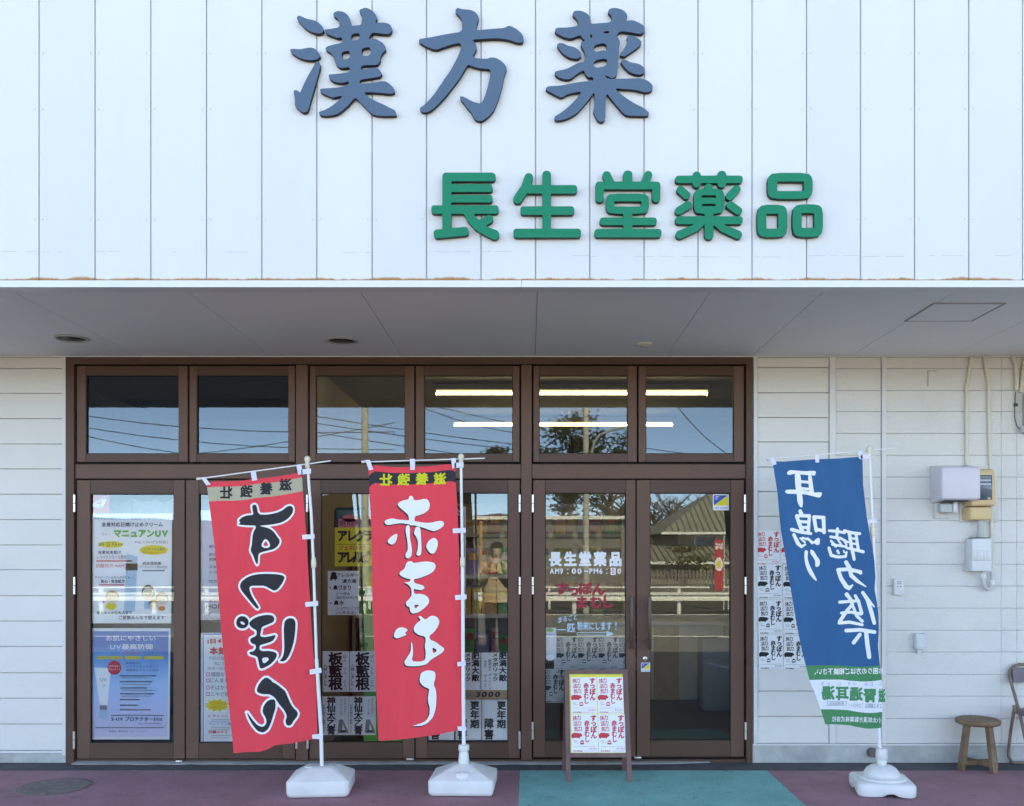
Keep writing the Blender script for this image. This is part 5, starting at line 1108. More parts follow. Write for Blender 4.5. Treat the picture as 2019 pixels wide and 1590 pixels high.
Bnr1 = banner('red flag banner with black outlined kana under a silver band, on the left stand', yb, [(606, 905), (609.5, 960), (613.5, 1010), (618, 1108), (624, 1300), (633, 1440), (634.5, 1512)], [(388, 945), (652, 909)], (606, 908), cloth, [M_RED, M_SILV], [('p', mp1, P1)],
     [[(396, 942), (404, 941), (415.5, 956), (406.5, 957)], [(494, 930), (504, 929), (507, 947), (497, 948.5)], [(584, 917), (594, 916), (597, 935), (588, 936.5)], [(594, 926), (613, 924), (613, 934), (594, 936)],
      [(595, 1055), (620, 1053.5), (620, 1062.5), (595, 1064)], [(601.5, 1188), (627, 1185), (627, 1195), (602, 1197)], [(610.5, 1321), (633, 1317), (634, 1327), (611, 1330.5)], [(615.5, 1449), (637, 1447), (636, 1458), (616, 1457)]], (618.5, 1110),
     [('base', base, M_PLASTIC), ('filler_cap', cap1, M_PLASTIC)], (X(634, yb), yb, 0))

# --- red flag, middle
yb2 = -.78
def yw2(px, py): return yb2-.004-.017*math.sin((px-700)*.05+(py-950)*.002)*min(1, max(0, (py-940)/300))-.006*math.sin((py-900)*.015)
L = [(727, 927), (728, 960), (732, 1038), (734, 1174), (736, 1234), (742, 1360), (746.5, 1461)]
Rr = [(898, 919), (899, 956), (901.5, 993), (905, 1084), (908, 1197), (909, 1290), (910.5, 1440)]
T = [(727, 927), (736, 917.5), (770, 921), (808, 921.5), (850, 919.5), (889, 915), (898, 919)]
Bt = [(746.5, 1461), (770, 1460), (812, 1456), (840, 1452), (867.5, 1448), (890, 1443), (910.5, 1440)]
rows = [(0, .022, 0, 3), (.022, .064, 1, 4), (.064, 1, 0, 60)]
cloth = loft_cloth(L, Rr, T, Bt, yw2, rows)
mp2 = lambda u, v, l: W(u, v, yw2(u, v)-.0012*l)
P2_ = Print(mp2)
aka = [('p', [(368, 510), (385, 487), (420, 472), (465, 465), (472, 438), (490, 430), (506, 445), (512, 472), (560, 470), (600, 458), (635, 465), (655, 510), (640, 560), (595, 590), (550, 605), (520, 612), (515, 690), (470, 690), (470, 610), (440, 575), (400, 545)]),
       ('p', [(258, 650), (290, 635), (330, 628), (370, 640), (470, 645), (530, 655), (600, 668), (660, 668), (730, 650), (768, 655), (778, 685), (740, 722), (690, 742), (650, 732), (600, 712), (540, 695), (470, 680), (400, 670), (340, 680), (280, 688), (258, 672)]),
       ('p', [(450, 690), (478, 690), (478, 800), (490, 860), (497, 910), (490, 960), (465, 980), (440, 970), (440, 940), (462, 900), (455, 820), (438, 730)]),
       ('p', [(530, 700), (570, 705), (575, 800), (580, 900), (575, 945), (550, 957), (532, 945), (545, 900), (550, 840), (535, 790), (510, 760)]),
       ('p', [(375, 760), (355, 840), (320, 862), (278, 835), (300, 800), (330, 775)]), ('p', [(690, 795), (720, 820), (722, 860), (705, 915), (680, 940), (650, 930), (618, 880), (625, 850), (650, 815)])]
ma = [('p', [(445, 1020), (470, 1000), (500, 1005), (510, 1020), (560, 1010), (630, 1003), (690, 1015), (705, 1045), (690, 1085), (650, 1115), (590, 1140), (540, 1155), (510, 1160), (515, 1190), (560, 1205), (600, 1215), (605, 1240), (580, 1255), (540, 1250), (510, 1240), (515, 1290), (570, 1285), (620, 1300), (648, 1335), (640, 1375), (600, 1415), (550, 1450), (500, 1460), (480, 1440), (475, 1400), (450, 1395), (440, 1360), (475, 1330), (495, 1295), (490, 1240), (465, 1205), (420, 1185), (470, 1185), (490, 1160), (440, 1150), (390, 1125), (385, 1100), (430, 1070)], [(512, 1383), (562, 1380), (525, 1420)])]
mu = [('p', [(330, 130), (350, 90), (385, 72), (430, 80), (450, 100), (420, 120), (440, 135), (400, 155), (350, 170), (330, 155)]),
      ('p', [(535, -15), (555, -25), (575, -5), (600, 10), (640, -25), (690, -20), (718, 20), (700, 75), (660, 125), (630, 145), (635, 180), (680, 195), (730, 235), (760, 255), (740, 290), (690, 320), (640, 350), (610, 385), (560, 400), (490, 405), (430, 400), (415, 370), (440, 330), (470, 285), (475, 240), (475, 185), (490, 230), (492, 300), (480, 350), (500, 365), (560, 365), (595, 350), (600, 290), (590, 230), (600, 180), (590, 150), (540, 140), (500, 110), (495, 80), (520, 40), (560, 15)], [(655, 240), (700, 270), (660, 300)])]
shi = [('p', [(560, 460), (600, 440), (650, 440), (680, 455), (682, 500), (665, 560), (685, 600), (690, 660), (685, 760), (660, 840), (610, 890), (560, 910), (475, 912), (540, 895), (600, 870), (630, 820), (635, 760), (615, 690), (625, 620), (630, 595), (580, 575), (548, 540), (548, 500)])]
for sh, ox, oy, sc in ((aka, 700, 880, 4.417), (ma, 700, 880, 4.417), (mu, 700, 1220, 4.297), (shi, 700, 1220, 4.297)):
    a = glyph(sh, [0], 5, .7)[0]
    P2_.poly('white', loops_px(a, ox, oy, sc), 2.6, 9); P2_.poly('black', loops_px(a, ox-2.3, oy+2.3, sc), 1.2, 9); P2_.split('printed_kana')
for ch, cx, cy in zip('滋養強壮', (867.5, 832, 796, 761), (944.5, 944.5, 945.5, 946.5)): P2_.char('lime', ch, cx, cy, 25, 24, .04, mirror=True)
base = base_hip(X(914, yb2), yb2, .42, .38, .105, .178, .115, .11, R(-2), .02)
neck = MB(); neck.lathe([(.037, .17), (.036, .20), (.028, .265), (.024, .27)], (X(914.5, yb2), yb2, 0), 20)
ncap = MB(); ncap.lathe([(.034, .262), (.036, .265), (.036, .298), (.033, .302), (.014, .303)], (X(914.5, yb2), yb2, 0), 20)
fcap = MB(); fcap.lathe([(.045, .09), (.045, .142), (.040, .147), (.018, .147), (.016, .152)], (X(912, yb2-.13), yb2-.125, 0), 22)
banner('red flag banner with white kanji under a black band, on the middle stand', yb2, [(909, 900), (909.5, 960), (912, 1108), (913, 1300), (914.5, 1475)], [(713, 911.5), (956, 904)], (909, 903), cloth, [M_RED, M_BAND], [('p', mp2, P2_)],
     [[(720.5, 907.5), (729, 907), (736, 926), (727.5, 928)], [(808, 905), (818.5, 905), (818, 927), (809, 927)], [(889, 904), (899, 903.5), (899.5, 923), (892, 924)], [(896, 913), (914, 912), (914, 922), (896, 923)],
      [(892.5, 1042.5), (918, 1041.5), (918.5, 1050.5), (893, 1052)], [(897, 1174), (920, 1172.5), (920, 1182), (897.5, 1183.5)], [(901.5, 1306), (918, 1304), (918.5, 1312.5), (902, 1314.5)], [(902, 1433), (919, 1432), (919, 1442), (903, 1441)]], (912, 1108),
     [('base', base, M_PLASTIC), ('neck', neck, M_PLASTIC), ('neck_cap', ncap, M_PLASTIC), ('filler_cap', fcap, M_PLASTIC)], (X(914, yb2), yb2, 0))

# --- blue flag, right
yb3 = -.78
def yw3(px, py): return yb3-.004-.026*math.sin((px-1500)*.04-(py-950)*.006)*min(1, max(0, (py-930)/250))-.008*math.sin((py-900)*.014)
L = [(1522, 910), (1524.5, 919), (1532.5, 969), (1539, 1041), (1550.5, 1109), (1560, 1166), (1567, 1210), (1575, 1254), (1585, 1298), (1596, 1341), (1607, 1367), (1619, 1401), (1627, 1428.5)]
Rr = [(1700.5, 901), (1702, 957), (1709, 1018.5), (1716, 1059), (1724, 1107), (1726, 1138), (1724, 1161), (1729, 1188), (1732, 1210), (1732.7, 1242), (1731, 1273.6), (1734, 1305), (1737, 1327.5), (1739.5, 1357), (1739.5, 1403.5), (1738, 1435)]
T = [(1522, 910), (1545, 910.5), (1575, 908), (1605, 906), (1650, 904.5), (1680, 902), (1700.5, 901)]
Bt = [(1627, 1428.5), (1646, 1428.5), (1676, 1430.5), (1690, 1434), (1710, 1437), (1725, 1437), (1738, 1435)]
rows = [(0, .770, 0, 52), (.770, .825, 1, 5), (.825, .942, 2, 8), (.942, 1, 1, 5)]
cloth = loft_cloth(L, Rr, T, Bt, yw3, rows)
mp3 = lambda u, v, l: W(u, v, yw3(u, v)-.0012*l)
P3 = Print(mp3)
mimi = [('p', [(400, 322), (425, 297), (470, 298), (560, 308), (640, 302), (660, 310), (648, 348), (615, 340), (560, 340), (470, 328), (418, 342)]), ('p', [(472, 320), (520, 325), (530, 400), (528, 470), (545, 560), (540, 620), (525, 625), (495, 580), (490, 500), (475, 420)]),
        ('p', [(588, 335), (617, 338), (628, 400), (642, 505), (602, 500), (592, 420)]), ('p', [(515, 383), (605, 392), (605, 417), (515, 408)]), ('p', [(515, 443), (608, 452), (608, 476), (515, 466)]),
        ('p', [(390, 470), (440, 465), (540, 470), (640, 492), (712, 490), (706, 515), (690, 540), (640, 527), (560, 507), (470, 505), (390, 502)])]
mei = [('s', [(520, 655, 16), (535, 690, 17)]), ('s', [(490, 700, 15), (515, 770, 17), (540, 835, 17)]), ('s', [(490, 695, 14), (600, 695, 15)]), ('s', [(600, 695, 14), (590, 830, 15)]), ('s', [(515, 745, 13), (595, 750, 13)]), ('s', [(525, 795, 13), (592, 798, 13)]),
       ('s', [(448, 815, 16), (530, 838, 14), (612, 850, 13)]), ('s', [(465, 860, 15), (500, 935, 17), (530, 965, 12), (565, 945, 9)]), ('s', [(540, 885, 8), (580, 900, 10)]), ('s', [(585, 890, 9), (625, 930, 13)]), ('s', [(520, 890, 8), (560, 925, 9)]),
       ('s', [(640, 710, 16), (660, 825, 15)]), ('s', [(640, 705, 15), (725, 710, 15)]), ('s', [(722, 712, 17), (728, 840, 15)]), ('s', [(655, 810, 15), (728, 828, 14)]), ('p', [(662, 892), (690, 885), (692, 940), (670, 955), (628, 925)])]
ri = [('p', [(560, 992), (590, 1000), (582, 1060), (602, 1130), (640, 1200), (672, 1268), (638, 1250), (590, 1190), (562, 1110), (555, 1040)]), ('p', [(608, 985), (640, 1000), (660, 1040), (692, 1080), (690, 1125), (670, 1142), (650, 1138), (652, 1090), (630, 1050), (608, 1025)])]
cho = [('s', [(772, 825, 12), (850, 830, 13), (905, 845, 10)]), ('s', [(845, 808, 13), (838, 890, 12)]), ('s', [(785, 878, 12), (870, 890, 12), (935, 925, 9)]), ('s', [(790, 915, 11), (830, 960, 12)]), ('s', [(850, 905, 9), (880, 950, 9)]), ('s', [(905, 915, 9), (925, 950, 8)]), ('s', [(800, 945, 11), (920, 965, 10)]),
       ('s', [(770, 975, 13), (790, 1040, 14), (850, 1055, 13), (915, 1050, 12), (925, 1010, 8)]), ('s', [(845, 1000, 11), (855, 1020, 11)]), ('s', [(900, 1000, 8), (905, 1015, 8)]),
       ('s', [(905, 825, 13), (980, 845, 13), (1038, 850, 13)]), ('s', [(948, 845, 15), (960, 930, 15), (968, 985, 14)]), ('s', [(1005, 850, 13), (1025, 985, 13)]), ('s', [(965, 890, 9), (1008, 898, 9)]), ('s', [(970, 935, 9), (1012, 942, 9)]), ('s', [(925, 975, 10), (1000, 992, 13), (1068, 1008, 14)]), ('s', [(975, 1000, 16), (990, 1075, 13)])]
chi = [('s', [(920, 1100, 18), (950, 1150, 18), (965, 1215, 18), (1020, 1265, 16), (1092, 1312, 5)]), ('s', [(850, 1165, 16), (940, 1160, 16), (1045, 1185, 16)]), ('s', [(850, 1165, 16), (875, 1240, 18), (920, 1310, 20), (945, 1325, 18), (975, 1300, 8)]), ('s', [(1042, 1185, 18), (1045, 1192, 16)])]
tei = [('s', [(1065, 1365, 15), (1100, 1430, 17), (1165, 1520, 6)]), ('s', [(1105, 1440, 16), (1140, 1580, 18), (1165, 1700, 16)]), ('s', [(925, 1385, 18), (960, 1440, 15), (975, 1500, 15)]), ('s', [(865, 1470, 14), (950, 1462, 13), (1030, 1455, 12)]), ('s', [(1000, 1400, 14), (1030, 1470, 14), (1055, 1590, 15)]),
       ('s', [(970, 1500, 13), (930, 1560, 15), (865, 1680, 16)]), ('s', [(880, 1590, 13), (960, 1580, 12), (1050, 1600, 14)]), ('s', [(860, 1700, 14), (950, 1690, 14), (1060, 1720, 13)]), ('s', [(985, 1530, 13), (1010, 1620, 13), (1060, 1680, 14)])]
tei = [('s', [(x, 1360+(y-1360)*.79, r_) for x, y, r_ in q[1]]) for q in tei]
shita = [('s', [(850, 178, 15), (960, 172, 15), (1078, 190, 15)]), ('s', [(1010, 190, 17), (1020, 290, 18), (1035, 390, 17)]), ('s', [(960, 210, 15), (910, 275, 16)])]
for sh, ox, oy, sc in ((mimi, 1460, 860, 4.4167), (mei, 1460, 860, 4.4167), (ri, 1460, 860, 4.4167), (cho, 1460, 860, 4.4167), (chi, 1460, 860, 4.4167), (tei, 1460, 860, 4.4167), (shita, 1460, 1200, 4.0778)):
    P3.poly('white', loops_px(glyph(sh, [0], 5, .7)[0], ox, oy, sc), 1.8, 9); P3.split('printed_kanji')
P3.text('white', 'お困りの方はご相談下さい、', 1606, 1318, 1742, 1331, .02, mirror=True, slope=-.012)
for ch, cx, cy in zip('滋腎通耳湯', (1739, 1715, 1688, 1660.5, 1633), (1372, 1371.5, 1368.5, 1367, 1366.5)): P3.char('bgreen', ch, cx, cy, 26 if cx < 1735 else 14, 28, .045, mirror=True)
for s, cx in (('とう', 1628), ('じ', 1655), ('つう', 1680), ('じん', 1713), ('じ', 1735)):
    for k, ch in enumerate(s): P3.char('grey', ch, cx-(k-.5*(len(s)-1))*11, 1348.5, 8, 8, mirror=True)
P3.text('grey', 'エキス細粒G「コタロー」', 1674, 1386, 1739, 1396, .005, mirror=True, slope=.02); P3.frame('grey', 1631, 1383, 1669, 1391.5, .7); P3.text('grey', '第2類医薬品', 1636, 1385, 1664, 1390, mirror=True)
P3.text('white', '小太郎漢方製薬株式会社', 1640, 1412, 1738, 1423, .01, mirror=True, slope=.03)
cx3, cy3 = X(1735, yb3), yb3-.03
def base_dome(cx, cy):
    m = MB(); mt = Matrix.Translation((cx, cy, 0)) @ Matrix.Rotation(R(-9), 4, 'Z'); w, zt = .182, .085; o = []; n = 40
    # square block with arched notches in each side's foot
    for k in range(n):
        side, f_ = divmod(k, 10); f_ = f_/10*2-1
        p = [(f_, -1), (1, f_), (-f_, 1), (-1, -f_)][side]
        q = .93 if abs(f_) > .95 else 1
        lift = .028*max(0, 1-abs(f_-.12)/.36) if abs(f_) < .8 else 0
        o.append((p[0]*w*q, p[1]*w*q, lift))
    v = []; rings = [[(x*.97, y*.97, l+.004) for x, y, l in o], [(x, y, max(l+.004, .018+l*.6)) for x, y, l in o], [(x, y, zt-.012) for x, y, l in o], [(x*.95, y*.95, zt) for x, y, l in o], [(x*.80, y*.80, zt+.006) for x, y, l in o]]
    for rg in rings: v += [mt @ Vector(p) for p in rg]
    fs = []
    for i in range(len(rings)-1):
        for k in range(n): fs.append((i*n+k, i*n+(k+1) % n, (i+1)*n+(k+1) % n, (i+1)*n+k))
    fs.append([(len(rings)-1)*n+k for k in range(n)])
    m.add(v, fs, 0, True)
    m.lathe([(.158, zt+.004), (.156, zt+.014), (.146, zt+.020), (.126, zt+.022), (.119, zt+.024), (.113, zt+.040), (.096, zt+.066), (.07, zt+.084), (.04, zt+.089)], (cx, cy, 0), 36); return m
nk = MB(); nk.lathe([(.031, .165), (.031, .222)], (cx3, cy3, 0), 20)
nc = MB(); nc.lathe([(.036, .215), (.040, .217), (.036, .275), (.031, .283), (.012, .284)], (cx3, cy3, 0), 20)
banner('blue flag banner with white kanji and green bands, on the right stand', yb3, [(1714, 886), (1717, 960), (1721, 1050), (1726, 1180), (1731, 1380), (1735, 1493)], [(1512, 906), (1767, 884)], (1714, 888), cloth, [M_BLU, M_BGRN, M_BWHT], [('p', mp3, P3)],
     [[(1518, 904), (1526, 902.5), (1531.5, 915.5), (1523, 918)], [(1607, 897), (1614, 896), (1615.5, 912), (1608, 912.5)], [(1691.5, 889.5), (1700, 888.5), (1701, 904.5), (1694, 905.5)], [(1697, 898), (1716, 896), (1716, 905), (1697, 906)],
      [(1703, 1026), (1728.5, 1023.5), (1728.5, 1031), (1703.5, 1033)]], (1721, 1048),
     [('base', base_dome(cx3, cy3), M_PLASTIC), ('neck', nk, M_PLASTIC), ('neck_cap', nc, M_PLASTIC)], (cx3, cy3, 0))

# ================================================================== stool and folding chair
sx, sy = X(1928, -.2), -.20
t = thing('stool', (sx, sy, 0), 'small round wooden stool with four splayed legs against the right wall', 'stool')
M_ST = mat('weathered_stool_wood', (.20, .11, .06), .65, var=.3, scale=9, bump=.3, bscale=50, col2=(.27, .175, .11))
m = MB(); zt = .372; m.lathe([(.13, zt-.042), (.148, zt-.034), (.154, zt-.018), (.150, zt-.006), (.138, zt), (.09, zt-.004), (.03, zt-.010)], (sx, sy, 0), 36); obj('seat', m, M_ST, t)
foot = []
for a in (200, 110, 20, -70):
    ca, sa = math.cos(R(a)), math.sin(R(a)); m = MB(); fp = Vector((sx+.155*ca, sy+.135*sa, 0)); foot.append(fp)
    m.bar(Vector((sx+.10*ca, sy+.095*sa, zt-.036)), fp, .040, .034, up=Vector((ca, sa, 0))); obj('leg', m, M_ST, t)
m = MB(); m.bar(foot[0].lerp(foot[2], .06)+Vector((0, 0, .055)), foot[2].lerp(foot[0], .06)+Vector((0, 0, .055)), .025, .03); obj('stretcher', m, M_ST, t)
m = MB(); m.bar(foot[1].lerp(foot[3], .06)+Vector((0, 0, .056)), foot[3].lerp(foot[1], .06)+Vector((0, 0, .056)), .024, .028); obj('stretcher', m, M_ST, t)
yc = -.16; x0c = X(1989.5, yc); wch = .44
t = thing('folding_chair', (x0c+wch/2, yc-.1, 0), 'worn brown folding chair cut off by the right edge of the photo', 'chair')
M_CT = mat('brown_chair_tube', (.22, .155, .125), .45, var=.2, scale=12); M_CV = mat('plum_grey_vinyl', (.17, .14, .17), .5, var=.1)
zt = Z(1311, yc+.05)
def fp(px, py, y): return W(px, py, y)
m = MB()
pl = [fp(2024, 1500, -.36), fp(2022, 1460, -.32), fp(2010, 1405, -.2), fp(1998, 1362, -.1), fp(1990.5, 1334, -.05), fp(1991.5, 1322, -.04), fp(1998, 1314, -.04), fp(2010, 1310.5, -.04)]
x1c = 2*X(2046, -.04)
mir = lambda p: Vector((x1c-p.x, p.y, p.z))
m.tube(pl+[mir(p) for p in reversed(pl)], .0115, 10); obj('back_frame', m, M_CT, t)
m = MB(); pr = [fp(2001, 1392, -.17), fp(1999, 1402, -.15), fp(1993, 1440, -.07), fp(1988, 1482, -.03), fp(1988.5, 1492, -.03), fp(1996, 1500, -.03), fp(2012, 1502, -.03)]
pr[-1].z = .012; pr[-2].z = .014
m.tube(pr+[mir(p) for p in reversed(pr)], .011, 10); obj('rear_frame', m, M_CT, t)
m = MB(); a, b = fp(1995, 1318, -.05), mir(fp(1995, 1318, -.05)); n = 10
for i in range(n):
    u0, u1 = i/n, (i+1)/n; bow = lambda u: .035*math.sin(u*math.pi)
    q = []
    for u in (u0, u1):
        x = a.x+(b.x-a.x)*u
        for yy, z_ in ((-.062+bow(u), a.z+.0), (-.072+bow(u), a.z-.105), (-.038+bow(u), a.z-.105), (-.030+bow(u), a.z+.0)): q.append((x, yy, z_))
    m.add(q, [(0, 4, 5, 1), (1, 5, 6, 2), (2, 6, 7, 3), (3, 7, 4, 0)], 0, False)
    if i == 0: m.add(q[:4], [(0, 1, 2, 3)])
    if i == n-1: m.add(q[4:], [(3, 2, 1, 0)])
obj('backrest', m, M_CV, t)
sz = Z(1402, -.2); m = MB(); m.rbox(fp(2008, 1400, -.2).x, mir(fp(2008, 1400, -.2)).x, -.50, -.14, sz-.03, sz+.012, .012, 3); obj('seat', m, M_CV, t)
m = MB(); m.tube([fp(1999, 1391, -.17), fp(2003, 1404, -.19)], .012, 8); obj('pivot', m, M_CT, t)

# ================================================================== across the road (seen in the glass)
def V(px, py, dv): s = F/dv; return Vector(((px-CX)/s, -(dv-D), CH-(py-CY)/s))     # a mirrored point at optical distance dv
M_GALV = mat('white_guardrail_paint', (.78, .77, .72), .5)
t = thing('guardrail', (0, -17.6, 0), 'white roadside guardrail across the road, seen reflected in the doors', 'guardrail')
m = MB(); m.box(-16, 14, -17.56, -17.50, .50, .56); m.box(-16, 14, -17.575, -17.56, .40, .50); m.box(-16, 14, -17.56, -17.50, .34, .40); obj('beam', m, M_GALV, t)
for k in range(22):
    m = MB(); m.tube([(-15.7+k*1.41, -17.62, -.02), (-15.7+k*1.41, -17.62, .66)], .06, 10); obj('post', m, M_GALV, t)
t = thing('pipe_rail', (0, -19.5, 0), 'thin white pipe railing behind the guardrail', 'railing')
m = MB(); m.tube([(-16, -19.5, .62), (14, -19.5, .62)], .03, 8); obj('rail', m, M_GALV, t)
for k in range(12):
    m = MB(); m.tube([(-15+k*2.6, -19.5, 0), (-15+k*2.6, -19.5, .68)], .04, 8); obj('post', m, M_GALV, t)
M_POLE = mat('concrete_pole', (.44, .41, .36), .8, var=.1)
def pole(px, dv, r, h, label, arm=None):
    p = V(px, 1095, dv); t = thing('utility_pole', (p.x, p.y, 0), label, 'utility pole', 'poles across the road')
    m = MB(); m.tube([(p.x, p.y, -.1), (p.x, p.y, h)], [r*1.1, r*.85], 14); obj('shaft', m, M_POLE, t)
    m = MB(); m.box(p.x-.9, p.x+.9, p.y-.06, p.y+.06, h-.9, h-.78); m.box(p.x-.7, p.x+.7, p.y-.06, p.y+.06, h-1.7, h-1.58); obj('crossarm', m, M_POLE, t)
    if arm:
        m = MB(); m.tube([V(*q, dv) for q in arm], .035, 8); obj('lamp_arm', m, mat('lamp_arm_grey', (.3, .3, .3), .5), t)
    return p
p1 = pole(1155.5, 24.6, .082, 9, 'slim pale street lamp pole reflected in the left entrance door', [(1156, 905), (1166, 898), (1172, 872), (1182, 858), (1205, 848), (1232, 842)])
p2 = pole(719, 27, .105, 10, 'concrete utility pole with wires reflected in the transom glass')
wi = [((150, 835), (720, 882)), ((150, 812), (720, 848)), ((150, 905), (720, 840)), ((720, 830), (1460, 905)), ((720, 843), (1460, 912)), ((720, 862), (1460, 940)), ((840, 800), (1100, 858)), ((880, 800), (1480, 905)), ((1340, 800), (1460, 905)), ((150, 850), (560, 905))]
for k, (a, b) in enumerate(wi):
    A_, B_ = V(*a, 27.2), V(*b, 27.2); d_ = B_-A_; A2 = A_-d_*.15; B2 = B_+d_*.1
    m = MB(); m.tube([A2.lerp(B2, i/10)-Vector((0, 0, .25*math.sin(math.pi*i/10))) for i in range(11)], .013, 5)
    o = obj('overhead_wire', m, flat('wire_black', (.02, .02, .022)), loc=A2); tag(o, ['long wire sloping down to the concrete pole', 'high wire sloping down to the concrete pole', 'low wire rising to the concrete pole', 'wire falling away from the concrete pole, highest', 'wire falling away from the concrete pole, middle', 'wire falling away from the concrete pole, lowest', 'short steep wire above the third transom', 'long wire crossing above the lamp pole', 'steep wire over the last transom', 'long low wire over the two dark transoms'][k], 'wire', 'overhead wires across the road')
# grey shed
t = thing('shed', (-2, -34, 0), 'low grey building with rows of slots reflected in the left entrance door', 'building')
m = MB(); m.box(-9, 4.4, -38, -34, -.1, 3.15); obj('wall', m, mat('shed_wall', (.19, .175, .15), .8, var=.15), t)
m = MB(); m.box(-9.3, 4.7, -38.3, -33.7, 3.15, 3.3); obj('roof', m, M_GALV, t)
for k in range(12):
    for zz in (2.5, 1.75):
        m = MB(); m.box(-8.6+k*1.08, -7.75+k*1.08, -34, -33.97, zz-.18, zz+.12); obj('window', m, flat('shed_window', (.03, .04, .04)), t)
# tiled house
t = thing('tiled_house', (11, -44, 0), 'house with grey tiled roofs and a white window band reflected in the right entrance door', 'house')
M_TILE = mat('grey_roof_tile', (.26, .25, .20), .7, var=.3, scale=9)
m = MB(); m.box(8.6, 24, -56, -45.5, -.1, 2.75); obj('wall', m, mat('house_wall', (.42, .36, .28), .8), t)
def roof(x0, x1, y0, y1, z0, xr0, xr1, yr, zr, nm):
    m = MB(); m.add([(x0, y1, z0), (x1, y1, z0), (x1, y0, z0), (x0, y0, z0), (xr0, yr, zr), (xr1, yr, zr)], [(0, 1, 5, 4), (1, 2, 5), (2, 3, 4, 5), (3, 0, 4), (0, 3, 2, 1)])
    r_ = obj(nm, m, M_TILE, t)
    m = MB(); n = int((x1-x0)/.35)
    for k in range(n+1):
        xx = x0+(x1-x0)*k/n; f_ = min(1, max(0, (xx-x0)/max(.01, xr0-x0)), max(0, (x1-xx)/max(.01, x1-xr1))); 
        if f_ > .06: m.tube([(xx, y1, z0+.03), (xx, y1+(yr-y1)*f_, z0+(zr-z0)*f_+.03)], .06, 5)
    obj('tile_ridges', m, M_TILE, r_)['kind'] = 'stuff'
    m = MB(); m.box(x0, x1, y1, y1+.08, z0-.08, z0+.06); obj('gutter', m, M_GALV, r_)
roof(7.5, 26, -58, -44.6, 2.8, 12.2, 22, -51, 6.0, 'upper_roof')
roof(4.6, 26, -46, -41.5, 1.15, 6.2, 24, -45.5, 2.1, 'lower_roof')
for k in range(5):
    m = MB(); x_ = 9.6+k*1.2; m.box(x_, x_+1.05, -45.5, -45.44, 2.0, 2.62); w_ = obj('window', m, mat('house_glass', (.12, .16, .2), .15), t)
    m = MB(); m.box(x_-.1, x_, -45.5, -45.40, 1.9, 2.7); m.box(x_, x_+1.05, -45.5, -45.40, 1.9, 2.0); m.box(x_, x_+1.05, -45.5, -45.40, 2.62, 2.7); obj('window_frame', m, M_GALV, w_)
m = MB(); m.box(5.2, 24, -45.6, -42.4, -.1, 1.1); obj('lower_wall', m, mat('house_wall', (.42, .36, .28), .8), t)
# slat fence
t = thing('slat_fence', (4, -26, 0), 'weathered vertical slat fence reflected in the entrance doors', 'fence')
m = MB(); rs = random.Random(9)
for k in range(150): xx = -8+k*.13; m.box(xx, xx+.09, -26.02, -26, 0, 1.02+rs.uniform(-.05, .05))
obj('slats', m, mat('old_fence_wood', (.20, .17, .15), .8, var=.4, scale=1.5), t)['kind'] = 'stuff'
m = MB(); m.box(-8, 11.5, -26.06, -26.02, .8, .86); m.box(-8, 11.5, -26.06, -26.02, .2, .26); obj('rail', m, mat('old_fence_wood', (.20, .17, .15), .8), t)
# trees
def tree(loc, h, rad, label, mt, n=900, bare=False, seed=0, cz=.62, flat_=.55):
    rs = random.Random(seed); t = thing('pine_tree' if not bare else 'bare_tree', loc, label, 'tree', 'trees across the road'); l = Vector(loc)
    m = MB(); m.tube([l, l+Vector((.1, 0, h*.4)), l+Vector((0, .1, h*.85))], [rad*.09, rad*.06, rad*.02], 8)
    for k in range(26 if bare else 8):
        z = h*rs.uniform(.3, .8); a = rs.uniform(0, 6.28); b = l+Vector((0, 0, z)); e = b+Vector((math.cos(a)*rad*.9, math.sin(a)*rad*.9, h*rs.uniform(.1, .35 if bare else .12)))
        m.tube([b, b.lerp(e, .5)+Vector((0, 0, .2)), e], [rad*.03, rad*.02, rad*.006], 5)
        if bare:
            for q in range(5):
                s_ = b.lerp(e, rs.uniform(.3, .95)); m.tube([s_, s_+Vector((rs.uniform(-1, 1), rs.uniform(-1, 1), rs.uniform(.2, 1)))*rad*.35], [rad*.012, rad*.004], 4)
    obj('trunk', m, mat('bark', (.13, .09, .06), .9), t)
    if not bare:
        m = MB(); cl_ = [(Vector((rs.gauss(0, .45)*rad, rs.gauss(0, .45)*rad, h*cz+rs.uniform(-.35, .40)*h)), rs.uniform(.2, .42)*rad) for _ in range(16)]
        for k in range(int(n*1.7)):
            c_, r_ = rs.choice(cl_); d_ = Vector((rs.gauss(0, 1), rs.gauss(0, 1), rs.gauss(0, flat_))); p = l+c_+d_*r_*.6; a = Vector((rs.uniform(-1, 1), rs.uniform(-1, 1), rs.uniform(-.5, .5))).normalized()*rad*.06; b = a.cross(Vector((rs.uniform(-1, 1), rs.uniform(-1, 1), 1))).normalized()*rad*.035
            m.add([p-a, p+b, p+a, p-b], [(0, 1, 2, 3)])
        obj('crown', m, mt, t)
M_PINE = mat('pine_needles', (.045, .065, .028), .8, var=.4, scale=.8)
b_ = V(1120, 1095, 48); tree((b_.x, b_.y, 0), 8.3, 2.3, 'dark pine tree reflected in the transom above the entrance', M_PINE, 2600, seed=2, cz=.68)
b_ = V(1205, 1095, 52); tree((b_.x, b_.y, 0), 7.6, 1.8, 'second dark pine beside the lamp pole, reflected in the transom', M_PINE, 1500, seed=4, cz=.7)
b_ = V(1345, 1095, 36); tree((b_.x, b_.y, 0), 1.5, 1.3, 'clipped olive garden pine in front of the tiled house', mat('olive_needles', (.11, .095, .03), .8, var=.4, scale=2), 900, seed=5, cz=.8, flat_=.25)
